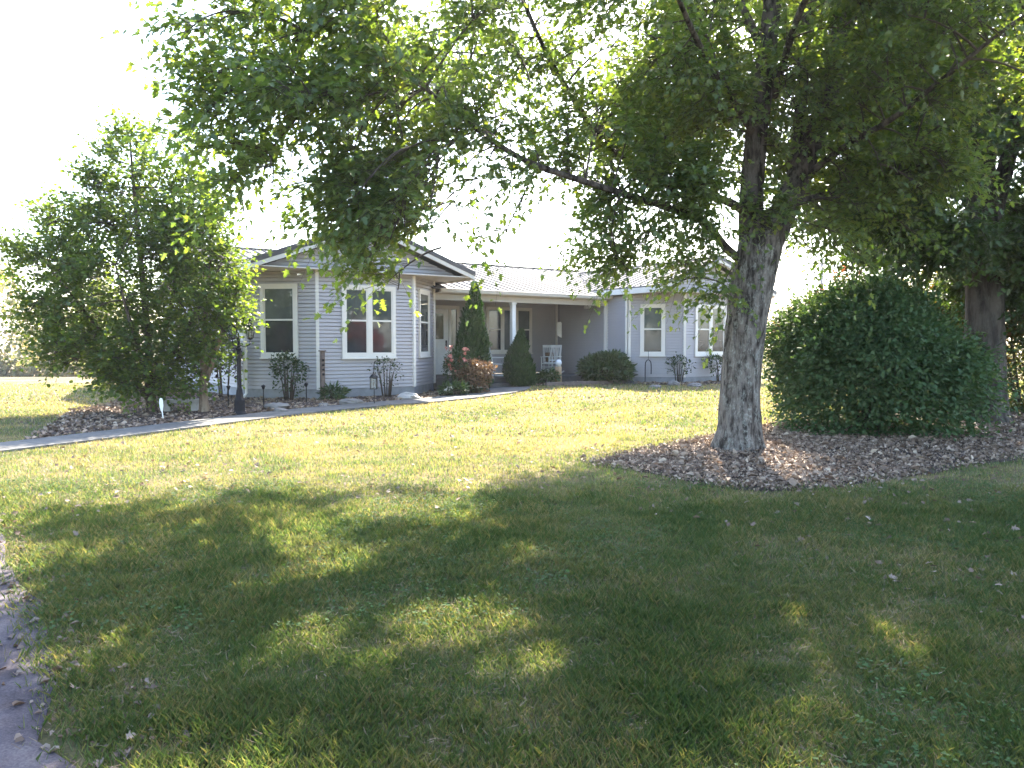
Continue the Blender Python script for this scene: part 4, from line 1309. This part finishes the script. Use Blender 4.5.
# ------------------------------------------------------------------ shrubs
def shrub(name, label, cat, base, r, h, n, tm, mat, size, stems=8, low=0.05, lump=0.25, up=0.5, jit=0.5, shell=0.55, stemmat='twig', group=None, fr=1.6, spread=0.6, shoots=0):
    base = np.asarray(base, float)
    o = empty(name, base)
    tag(o, label, cat, group)
    mb = MB()
    for k in range(stems):
        th = k * 2.4 + rng.uniform(-0.3, 0.3); e = rng.uniform(0.45, 0.85)
        tip = np.array([math.cos(th) * r * e * spread / 0.6 * 0.8, math.sin(th) * r * e * spread / 0.6 * 0.8, h * rng.uniform(0.6, 0.95)])
        root_ = np.array([math.cos(th), math.sin(th), 0]) * min(0.12, r * 0.2)
        m = (root_ + tip) / 2 + np.array([0, 0, h * 0.12])
        mb.tube([root_ + (0, 0, -0.05), m, tip], [0.012 + 0.006 * h, 0.009 + 0.003 * h, 0.004], 6)
    mb.build("stems", stemmat, o, smooth=True)
    u = unit(rng.normal(size=(n, 3)))
    u[:, 2] = np.abs(u[:, 2]) * np.where(rng.uniform(size=n) < 0.3, -0.5, 1)
    u = unit(u)
    lm = 1 + lump * 2 * (vnoise(u * fr + 3.3 + base[0], 17) - 0.5) + lump * 0.8 * (vnoise(u * fr * 3 + base[1], 18) - 0.5)
    rad = lm * rng.uniform(shell, 1.0, n) ** 0.7 * (1 + 0.05 * rng.normal(size=n))
    hc = h * 0.5
    P = np.c_[u[:, 0] * r * rad, u[:, 1] * r * rad, hc + low * 0.5 + u[:, 2] * (hc - low * 0.5) * rad * np.where(u[:, 2] < 0, 1.7, 1)]
    P[:, 2] = np.maximum(P[:, 2], low * rng.uniform(0.4, 1.2, n))
    if shoots:
        P[:, :2] *= (1.06 - 0.33 * np.clip(P[:, 2:] / h, 0, 1) ** 2)
        ids = rng.choice(np.where((rad > 0.85) & (u[:, 2] > -0.2))[0], shoots)
        sd = unit(u[ids] * 0.8 + np.array([0, 0, 0.7]) + rng.normal(0, 0.3, (shoots, 3)))
        sl = rng.uniform(0.15, 0.42, shoots)
        tt = np.linspace(0, 1, 12)
        Q = P[ids][:, None] + sd[:, None] * (sl[:, None] * tt)[..., None] + rng.normal(0, 0.02, (shoots, 12, 3))
        P = np.vstack([P, Q.reshape(-1, 3)]); u = np.vstack([u, np.repeat(sd, 12, 0)]); n = len(P)
    Y = unit(u * np.array([1, 1, 0.6]) + rng.normal(0, 0.55, (n, 3)) + np.array([0, 0, up * 0.3]))
    X, Y, Z = leaf_axes(Y, u * 0.5 + np.array([0, 0, 0.9]), jit)
    instances("crown", tm[0], tm[1], P, X, Y, Z, size * rng.uniform(0.6, 1.3, n), mat, o)
    return o


bb = np.array([(870 - 512) / FPX * 12.9, 12.9, 0]); bb[2] = float(gz(bb[0], bb[1]))
shrub("round_bush", "big round dark green bush on the mulch between the two large trunks", "bush", bb, 1.62, 2.24, 90000, OVAL, 'bush', 0.072, 14, 0.04, 0.30, 0.3, 0.5, 0.45, shoots=420)
b = at(1040, 408)
shrub("autumn_shrub", "red and yellow autumn shrub at the right edge behind the second trunk", "bush", (10.7, 16.4, float(gz(10.7, 16.4))), 1.9, 3.0, 42000, OVAL, 'redshrub', 0.09, 8, 0.1, 0.3)
shrub("autumn_shrub", "yellowing tall shrub behind the big round bush, glowing in the sun", "bush", (9.4, 18.6, float(gz(9.4, 18.6))), 1.3, 3.0, 7000, OVAL, 'redshrub', 0.09, 8, 0.1, 0.35)


def arborvitae(label, base, w, h, n, group):
    base = np.asarray(base, float)
    o = empty("arborvitae", base); tag(o, label, "evergreen", group)
    MB().tube([(0, 0, -0.05), (0, 0, h * 0.85)], [0.05, 0.01], 8).build("trunk", 'bark_dark', o)
    z = 1 - np.sqrt(rng.uniform(0, 1, n)) * 0.985
    z = rng.uniform(0, 1, n) ** 1.35
    prof = np.interp(z, [0, 0.06, 0.2, 0.4, 0.6, 0.8, 0.93, 1.0], [0.72, 0.92, 1.0, 0.86, 0.62, 0.36, 0.15, 0.02])
    th = rng.uniform(0, 2 * np.pi, n)
    lump = 1 + 0.36 * (vnoise(np.c_[np.cos(th) * 2.5, np.sin(th) * 2.5, z * h * 3.2], 61) - 0.5) + 0.30 * (vnoise(np.c_[np.cos(th) * 7, np.sin(th) * 7, z * h * 8], 62) - 0.5)
    rr = w / 2 * prof * lump * rng.uniform(0.6, 1.0, n) * np.where(rng.uniform(size=n) < 0.06, rng.uniform(1.05, 1.2, n), 1.0)
    P = np.c_[np.cos(th) * rr + 0.05 * w * np.sin(z * 5 + base[0] * 9), np.sin(th) * rr, z * h * 0.97 + 0.02]
    rad = np.c_[np.cos(th), np.sin(th), 0 * th]
    Y = unit(rad * 0.5 + np.array([0, 0, 1.0]) + rng.normal(0, 0.25, (n, 3)))
    X, Y, Z = leaf_axes(Y, rad + rng.normal(0, 0.5, (n, 3)), 0.3)
    instances("crown", SPRIG[0], SPRIG[1], P, X, Y, Z, np.c_[0.16 * np.ones(n), 0.10 * rng.uniform(0.6, 1.3, n), 0.1 * np.ones(n)], 'arbor', o)
    return o


G = "conical evergreens in front of the porch"
q = np.array([-1.07, 21.7, float(gz(-1.07, 21.7))])
arborvitae("tall pointed evergreen beside the porch end of the left bay", q, 1.04, 2.98, 15000, G)
q = np.array([0.235, 22.9, float(gz(0.2, 22.9))])
arborvitae("shorter cone-shaped evergreen in front of the white porch post", q, 0.92, 1.62, 8000, G)
q = hl(9.5, 0.5); q[2] = float(gz(q[0], q[1]))
shrub("evergreen_shrub", "wide rounded evergreen shrub where the porch meets the right wing", "bush", q, 0.78, 0.95, 5200, SPRIG, 'evergreen', 0.17, 9, 0.03, 0.22, 0.8)
# rose and hydrangea by the corner of the left bay
q = hl(3.75, -0.1); q[2] = float(gz(q[0], q[1]))
ro = shrub("rose_bush", "pink flowering rose bush against the right end of the left bay", "rose bush", q, 0.36, 1.15, 1300, OVAL, 'rose', 0.06, 7, 0.2, 0.4)
n = 26
u = unit(rng.normal(size=(n, 3))); C = u * np.array([0.34, 0.34, 0.38]) + np.array([0, 0, 0.98])
for c0 in C:
    c = c0 + rng.normal(0, 0.011, (14, 3)); Yv = unit(rng.normal(size=c.shape) + (0, 0, 0.6))
    X, Y, Z = leaf_axes(Yv, np.array([0, 0, 1.0]), 0.6); instances("flower", ROUND[0], ROUND[1], c, X, Y, Z, 0.05 * rng.uniform(0.7, 1.3, 14), 'petal', ro)
q = hl(4.2, -0.25); q[2] = float(gz(q[0], q[1]))
shrub("hydrangea_bush", "brown dried hydrangea in front of the tall pointed evergreen", "bush", q, 0.52, 0.92, 2600, ROUND, 'dryflower', 0.06, 16, 0.06, 0.3)
q = hl(3.35, -0.65); q[2] = float(gz(q[0], q[1]))
shrub("perennial_clump", "low yellow-green plant beside the pale rock at the bay corner", "plant", q, 0.34, 0.3, 500, SPRIG, 'evergreen', 0.14, 8, 0.02, 0.4)
q = hl(-0.75, -0.10); q[2] = float(gz(q[0], q[1]))
shrub("rose_bush", "leafy rose bush below the single window of the left bay", "rose bush", q, 0.38, 1.1, 900, OVAL, 'rose', 0.07, 9, 0.3, 0.5, stemmat='twig')
q = hl(1.55, -0.45); q[2] = float(gz(q[0], q[1]))
shrub("rose_bush", "thin twiggy rose bush below the double window of the left bay", "rose bush", q, 0.40, 1.0, 300, OVAL, 'rose', 0.055, 11, 0.35, 0.5)
q = hl(0.15, -0.55); q[2] = float(gz(q[0], q[1]))
shrub("perennial_clump", "low grassy clump at the foot of the weathered wooden post", "plant", q, 0.26, 0.32, 260, SPRIG, 'evergreen', 0.16, 8, 0.02, 0.4)
q = hl(11.05, -1.05); q[2] = float(gz(q[0], q[1]))
shrub("rose_bush", "sparse small shrub below the single window of the right wing", "rose bush", q, 0.36, 0.85, 300, OVAL, 'rose', 0.075, 8, 0.3, 0.5)
q = hl(12.6, -1.35); q[2] = float(gz(q[0], q[1]))
shrub("rose_bush", "leafy small shrub beside the maple trunk below the right wing double window", "rose bush", q, 0.42, 0.85, 520, OVAL, 'rose', 0.085, 8, 0.3, 0.5)
q = hl(7.45, 0.8); q[2] = float(gz(q[0], q[1]))
shrub("perennial_clump", "small green plant in the porch bed beside the wooden stump", "plant", q, 0.3, 0.42, 450, OVAL, 'evergreen', 0.1, 6, 0.02, 0.4)
q = hl(-1.75, 1.55); q[2] = float(gz(q[0], q[1]))
shrub("purple_shrub", "dark purple-leaved shrub behind the lamp post", "bush", q, 0.42, 1.45, 700, OVAL, 'purple', 0.085, 5, 0.55, 0.3)
for px, py, lab in ((447, 397, "white flowering plant in front of the brown hydrangea"), (476, 394, "white flowering plant at the foot of the tall pointed evergreen")):
    q = at(px, py)
    s = shrub("bedding_plant", lab, "plant", q, 0.14, 0.2, 90, OVAL, 'evergreen', 0.07, 4, 0.02, 0.3)
    for c0 in rng.normal(0, 0.06, (9, 3)) * (1, 1, 0.5) + (0, 0, 0.18):
        c = c0 + rng.normal(0, 0.008, (7, 3))
        X, Y, Z = leaf_axes(rng.normal(size=c.shape), np.array([0, 0, 1.0]), 0.6)
        instances("flower", ROUND[0], ROUND[1], c, X, Y, Z, 0.045, 'whitepetal', s)

# ------------------------------------------------------------------ lamp post
q = at(239, 416)
lamp = empty("lamp_post", q, R(20)); tag(lamp, "black lamp post with three lanterns at the edge of the sidewalk", "lamp post")
mb = MB()
mb.lathe((0, 0, 0), [(0.13, -0.05), (0.13, 0.05), (0.115, 0.07), (0.10, 0.10), (0.095, 0.30), (0.075, 0.34), (0.07, 0.36), (0.055, 0.50), (0.045, 0.52), (0.042, 0.56), (0.038, 1.25), (0.05, 1.27), (0.05, 1.30), (0.032, 1.32), (0.03, 1.46)], 16)
mb.build("post", 'bluemetal', lamp, smooth=False)


def lantern(parent, c):
    mb = MB()
    mb.lathe(c, [(0.02, -0.04), (0.05, -0.02), (0.055, 0.0)], 6)
    for k in range(6):
        t_ = k * math.pi / 3
        p0 = np.array(c) + (math.cos(t_) * 0.055, math.sin(t_) * 0.055, 0.0); p1 = np.array(c) + (math.cos(t_) * 0.085, math.sin(t_) * 0.085, 0.19)
        mb.tube([p0, p1], 0.007, 5)
    mb.lathe((c[0], c[1], c[2] + 0.19), [(0.10, 0.0), (0.105, 0.012), (0.06, 0.07), (0.03, 0.09), (0.018, 0.12), (0.026, 0.14), (0.01, 0.18), (0.003, 0.21)], 6)
    o = mb.build("lantern", 'blackmetal', parent)
    MB().lathe(c, [(0.047, 0.004), (0.076, 0.186)], 6).build("glass", 'lglass', o)


for ang in (0, 120, 240):
    d = np.array([math.cos(R(ang)), math.sin(R(ang))])
    mb = MB(); mb.tube(catmull([(0, 0, 1.36), (d[0] * 0.10, d[1] * 0.10, 1.33), (d[0] * 0.2, d[1] * 0.2, 1.37), (d[0] * 0.21, d[1] * 0.21, 1.46)], 5), 0.012, 6); mb.build("arm", 'blackmetal', lamp)
    lantern(lamp, (d[0] * 0.21, d[1] * 0.21, 1.5))
MB().lathe((0, 0, 1.46), [(0.03, 0), (0.036, 0.02), (0.012, 0.06), (0.02, 0.09), (0.004, 0.14)], 10).build("finial", 'blackmetal', lamp)

# ------------------------------------------------------------------ small things in the beds
q = hl(-0.02, -0.33); q[2] = float(gz(q[0], q[1]))
o = empty("wooden_post", q, R(35)); tag(o, "weathered square wooden post with a flat cap at the bay corner", "post")
MB().box((0, 0, 0.55), (0.095, 0.095, 1.2)).build("shaft", 'oldwood', o, bevel=0.006)
MB().box((0, 0, 1.165), (0.14, 0.14, 0.03)).build("cap", 'oldwood', o, bevel=0.006)
for k in range(4):
    MB().box((0, -0.052, 0.62 + k * 0.11), (0.05, 0.008, 0.05)).build("plaque", 'bluemetal', o)
q = at(374, 405)
o = empty("garden_lantern", q); tag(o, "black candle lantern on a garden hook below the double window", "lantern")
MB().tube(catmull([(0, 0, -0.1), (0, 0, 0.4), (0, 0, 0.88), (0.05, 0, 0.97), (0.11, 0, 0.95), (0.12, 0, 0.88)], 5), 0.009, 6).build("hook", 'blackmetal', o)
mb = MB(); mb.box((0, -0.06, 0.36), (0.15, 0.15, 0.02)); mb.box((0, -0.06, 0.60), (0.16, 0.16, 0.02))
for sx in (-1, 1):
    for sy in (-1, 1):
        mb.box((sx * 0.065, -0.06 + sy * 0.065, 0.48), (0.014, 0.014, 0.23))
mb.lathe((0, -0.06, 0.61), [(0.10, 0), (0.05, 0.06), (0.02, 0.08), (0.015, 0.12)], 4)
mb.build("lantern_frame", 'blackmetal', o)
MB().box((0, -0.06, 0.48), (0.118, 0.118, 0.215)).build("glass", 'lglass', o)


def stake_light(px, py, lab, h):
    q = at(px, py)
    o = empty("path_light", q); tag(o, lab, "garden light", "small stake lights in the mulch bed")
    MB().tube([(0, 0, -0.08), (0, 0, h)], 0.011, 8).build("stake", 'blackmetal', o)
    MB().lathe((0, 0, h - 0.02), [(0.02, 0), (0.035, 0.05), (0.05, 0.06), (0.035, 0.085), (0.004, 0.10)], 12).build("lamp_head", 'blackmetal', o)


stake_light(306, 404, "short stake light left of the weathered wooden post", 0.40)
stake_light(263, 411, "stake light right of the lamp post at the edge of the rose bush", 0.46)
stake_light(228, 409, "stake light standing behind the lamp post", 0.42)


def rock(px, py, size, lab, mat='rock', flat=0.55, d=None):
    q = at(px, py)
    n1, n2 = 14, 9
    vs = []
    sd = rng.uniform(0, 50)
    for i in range(n2):
        ph = math.pi * i / (n2 - 1)
        for k in range(n1):
            t_ = 2 * math.pi * k / n1
            u = np.array([math.sin(ph) * math.cos(t_), math.sin(ph) * math.sin(t_), math.cos(ph)])
            f = 0.55 + 0.6 * float(vnoise((u * 1.4 + sd)[None], 71)[0]) + 0.42 * float(vnoise((u * 3.3 + sd)[None], 72)[0])
            vs.append(u * f * np.array(size))
    fs = [(i * n1 + k, (i + 1) * n1 + k, (i + 1) * n1 + (k + 1) % n1, i * n1 + (k + 1) % n1) for i in range(n2 - 1) for k in range(n1)]
    mb = MB(); mb.add(vs, fs)
    o = mb.build("rock", mat, None, tuple(q + (0, 0, size[2] * 0.45)))
    tag(o, lab, "rock")


rock(276, 410, (0.24, 0.16, 0.10), "flat tilted grey rock in front of the rose bush")
rock(281, 413, (0.13, 0.10, 0.07), "small dark rock below the flat tilted rock by the sidewalk")
rock(350, 405, (0.26, 0.16, 0.09), "wide flat rock in the bed left of the garden lantern")
rock(408, 400, (0.26, 0.2, 0.12), "pale rock at the corner of the left bay", 'palerock')
rock(323, 407, (0.12, 0.1, 0.06), "small rock beside the grassy clump near the wooden post")
rock(674, 386, (0.17, 0.14, 0.10), "grey stone at the foot of the right wing below its single window")
rock(695, 387, (0.2, 0.14, 0.08), "low stone at the front corner of the right wing")
rock(655, 388, (0.16, 0.12, 0.06), "flat stone in front of the sparse shrub")
q = hl(9.95, 0.0); q[2] = float(gz(q[0], q[1]))
o = MB().hexa([(-0.15, -0.3, 0), (0.15, -0.3, 0), (0.15, 0.3, 0), (-0.15, 0.3, 0), (-0.13, -0.28, 0.05), (0.13, -0.28, 0.05), (0.13, 0.28, 0.12), (-0.13, 0.28, 0.12)]).build("splash_block", 'concrete', None, tuple(q))
o.rotation_euler = (0, 0, R(35)); tag(o, "concrete splash block under the downspout of the right wing", "splash block")
# hose hanger by the right wing
q = hl(10.45, -0.35); q[2] = float(gz(q[0], q[1]))
o = empty("hose_hanger", q, R(-10)); tag(o, "black arched hose hanger at the left corner of the right wing", "hose hanger")
MB().tube(catmull([(-0.09, 0, -0.1), (-0.09, 0, 0.55), (-0.07, 0, 0.68), (0, 0, 0.74), (0.07, 0, 0.68), (0.09, 0, 0.55), (0.09, 0, 0.3)], 5), 0.016, 7).build("arch", 'blackmetal', o)
MB().tube([(0, 0, 0.74), (0, 0, 1.0)], 0.008, 6).build("rod", 'blackmetal', o)
# timber edging of the porch bed
for (a0, b0, a1, b1, lab) in ((6.95, 0.26, 9.9, 0.02, "long timber edging the mulch bed in front of the porch"),):
    p, e = hl(a0, b0), hl(a1, b1)
    p[2] = float(gz(p[0], p[1])); e[2] = float(gz(e[0], e[1]))
    v = e - p; L = np.linalg.norm(v)
    o = MB().box((L / 2, 0, 0.05), (L, 0.10, 0.13)).build("edging_timber", 'oldwood', None, tuple(p), bevel=0.01)
    o.rotation_euler = (0, 0, math.atan2(v[1], v[0])); tag(o, lab, "edging")
# stump with a globe
q = hl(7.8, 0.75); q[2] = float(gz(q[0], q[1]))
o = empty("wooden_stump", q); tag(o, "tan wooden log standing on end in the porch bed", "log")
mb = MB(); bark_tube(mb, np.array([(0, 0, z) for z in np.linspace(-0.05, 0.55, 8)]), np.full(8, 0.10), 20, 0.012, seed=77); mb.build("log", 'tanwood', o, smooth=True)
g = MB().lathe((0, 0, 0), [(0.012, 0.002)] + [(0.105 * math.sin(t_), 0.105 - 0.105 * math.cos(t_)) for t_ in np.linspace(0.25, math.pi - 0.05, 12)], 20).build("garden_globe", 'globe', None, tuple(q + (0, 0, 0.555)), True)
tag(g, "pale round garden globe resting on the wooden log", "globe")
# white paddle marker and stone seat under the left tree
q = at(161, 421)
o = empty("garden_marker", q, R(15)); o.scale = (0.8, 0.8, 0.85); tag(o, "white paddle-shaped marker leaning at the trunk of the bushy tree", "marker")
mb = MB(); mb.tube([(0.03, 0, -0.05), (0.0, 0.01, 0.22)], [0.012, 0.014], 8); mb.build("handle", 'white', o)
prof = [(-0.02, 0.2), (-0.04, 0.28), (-0.048, 0.38), (-0.038, 0.46), (-0.02, 0.49), (0.02, 0.48), (0.036, 0.42), (0.038, 0.32), (0.02, 0.2)]
n = len(prof); mb = MB(); mb.add([(x - 0.04 * (z - 0.2), -0.012, z) for x, z in prof] + [(x - 0.04 * (z - 0.2), 0.012, z) for x, z in prof], [tuple(range(n)), tuple(range(2 * n - 1, n - 1, -1))] + [(i, n + i, n + (i + 1) % n, (i + 1) % n) for i in range(n)])
mb.build("blade", 'white', o, bevel=0.004)
q = at(181, 413)
o = empty("stone_seat", q, R(10)); tag(o, "low pale stone seat under the bushy tree", "stone seat")
MB().box((0, 0, 0.24), (0.75, 0.28, 0.07)).build("slab", 'palerock', o, bevel=0.012)
for s in (-1, 1):
    MB().box((s * 0.25, 0, 0.10), (0.12, 0.22, 0.21)).build("leg", 'palerock', o, bevel=0.01)


# ------------------------------------------------------------------ rocking chairs on the porch
def rocking_chair(label):
    o = empty("rocking_chair", (0, 0, 0)); tag(o, label, "rocking chair", "white rocking chairs on the porch")
    w = 0.25
    for s in (-1, 1):
        MB().tube(catmull([(s * w, -0.42, 0.07), (s * w, -0.2, 0.025), (s * w, 0.1, 0.02), (s * w, 0.4, 0.075), (s * w, 0.5, 0.12)], 5), 0.02, 6).build("rocker", 'white', o)
        MB().tube([(s * w, -0.24, 0.03), (s * w, -0.24, 0.64)], 0.02, 8).build("leg", 'white', o)
        MB().tube([(s * w, 0.2, 0.03), (s * w, 0.22, 0.42), (s * w * 0.92, 0.36, 1.08)], [0.02, 0.02, 0.016], 8).build("leg", 'white', o)
        MB().box((s * w, 0.0, 0.655), (0.07, 0.56, 0.025)).build("armrest", 'white', o, bevel=0.006)
    MB().box((0, 0, 0.42), (0.50, 0.48, 0.035), rx=R(4)).build("seat", 'white', o, bevel=0.008)
    mb = MB()
    mb.box((0, 0.355, 1.05), (0.47, 0.03, 0.10), rx=R(-12)); mb.box((0, 0.245, 0.52), (0.47, 0.025, 0.06), rx=R(-12))
    for k in range(6):
        x = -0.19 + 0.076 * k
        mb.tube([(x, 0.247, 0.53), (x, 0.35, 1.02)], 0.014, 6)
    mb.build("backrest", 'white', o)
    mb = MB()
    for z in (0.18, 0.28):
        mb.tube([(-w, -0.24, z), (w, -0.24, z)], 0.012, 6)
    mb.build("stretcher", 'white', o)
    return o


c1 = rocking_chair("white rocking chair with a brown cushion at the right end of the porch")
MB().box((0, 0.23, 0.64), (0.36, 0.07, 0.34), rx=R(-14)).build("cushion", 'cushion', c1, bevel=0.02)
MB().box((0, -0.03, 0.465), (0.4, 0.38, 0.05), rx=R(4)).build("cushion", 'cushion', c1, bevel=0.015)
c1.scale = (0.86, 0.86, 0.86)
c1.location = tuple(hl(9.2, 2.85, 0.35)); c1.rotation_euler = (0, 0, R(22))
for (a, b, rz, lab) in ((6.62, 2.2, 95, "white rocking chair turned sideways between the two conical evergreens"), (8.75, 2.35, -40, "white rocking chair half hidden behind the shorter conical evergreen")):
    c = copy_tree(c1)
    for ch in list(c.children):
        if ch.name.startswith("cushion"):
            bpy.data.objects.remove(ch)
    c["label"] = lab
    c.location = tuple(hl(a, b, 0.35)); c.rotation_euler = (0, 0, R(rz))
# plant stand between the chairs
o = empty("planter", hl(7.0, 2.1, 0.35)); tag(o, "white planter on a dark stand beside the sideways rocking chair", "planter")
MB().lathe((0, 0, 0.42), [(0.10, 0), (0.13, 0.02), (0.17, 0.18), (0.18, 0.20), (0.165, 0.20), (0.15, 0.17)], 18).build("bowl", 'white', o)
mb = MB()
for k in range(3):
    t_ = k * 2.094
    mb.tube([(math.cos(t_) * 0.16, math.sin(t_) * 0.16, 0), (math.cos(t_) * 0.06, math.sin(t_) * 0.06, 0.42)], 0.012, 6)
mb.build("stand", 'blackmetal', o)
# hanging sign
q = hl(9.6, 3.0, 0.35)
o = empty("hanging_sign", q + (0, 0, 1.28), R(5)); tag(o, "white slant-cut board hanging at the back corner of the porch", "hanging board")
mb = MB(); pr = [(-0.07, 0.0), (-0.07, 0.42), (0.06, 0.44), (0.09, 0.40), (0.09, -0.10)]
n = len(pr); mb.add([(x, -0.015, z) for x, z in pr] + [(x, 0.015, z) for x, z in pr], [tuple(range(n - 1, -1, -1)), tuple(range(n, 2 * n))] + [(i, (i + 1) % n, n + (i + 1) % n, n + i) for i in range(n)])
mb.build("board", 'white', o)
MB().tube([(0.0, 0, 0.43), (0.0, 0, 1.09)], 0.006, 5).build("cord", 'blackmetal', o)

# ------------------------------------------------------------------ the air
t = NT("haze_air")
t.n.remove(t.bsdf)
v = t.node("ShaderNodeVolumePrincipled")
v.inputs["Color"].default_value = (0.95, 0.96, 1.0, 1)
v.inputs["Density"].default_value = 0.00035
v.inputs["Anisotropy"].default_value = 0.4
t.link(v.outputs[0], t.out.inputs["Volume"])
M['haze'] = t.m
tag(MB().box((0, 350, 6.2), (1220, 1140, 22)).build("haze", 'haze'), kind='stuff')
# ------------------------------------------------------------------ far things
q = pt(820, 300, 62); q[2] = float(gz(q[0], 62))
o = empty("utility_pole", q); tag(o, "bare wooden utility pole far off between the maple trunk and the second tree", "utility pole")
MB().tube([(0, 0, -0.5), (0, 0, 9.6)], [0.17, 0.11], 10).build("shaft", 'polewood', o, smooth=True)
mb = MB(); mb.box((0, 0, 9.2), (2.2, 0.1, 0.12)); mb.build("crossarm", 'polewood', o)


def far_wood():
    C, S = [], []
    xs = np.concatenate([np.arange(-175, -30, 3.6), np.arange(30, 150, 5.0)])
    for x in xs:
        y = 82 + rng.uniform(-7, 9) + (4 if x > 0 else 0)
        h = rng.uniform(9, 13.5) if x < -20 else rng.uniform(3.5, 6)
        if -66 < x < -40: h *= 1.05
        r = rng.uniform(2.4, 3.6)
        z0 = float(gz(x, y))
        n = 1500 if -70 < x < -38 else 700
        u = unit(rng.normal(size=(n, 3)))
        f = (0.75 + 0.6 * vnoise(u * 1.8 + x, 81)) * rng.uniform(0.55, 1, n)
        C.append(np.array([x, y, z0 + h * 0.52]) + u * f[:, None] * np.array([r, r, h * 0.50]))
    xs = np.arange(-175, -30, 1.5)
    for x in xs:   # undergrowth along the field edge
        n = 260; z0 = float(gz(x, 74))
        u = unit(rng.normal(size=(n, 3)))
        C.append(np.array([x, 75 + rng.uniform(-1, 2), z0 + 1.1]) + u * rng.uniform(0.4, 1, (n, 1)) * np.array([1.4, 1.2, 1.4]))
    C = np.vstack(C)
    X, Y, Z = leaf_axes(rng.normal(size=C.shape), np.array([0, -0.3, 0.8]), 0.7)
    return instances("far_woods", ROUND[0], ROUND[1], C, X, Y, Z, 0.42 * rng.uniform(0.5, 1.3, len(C)), 'farwood')


tag(far_wood(), kind='stuff')
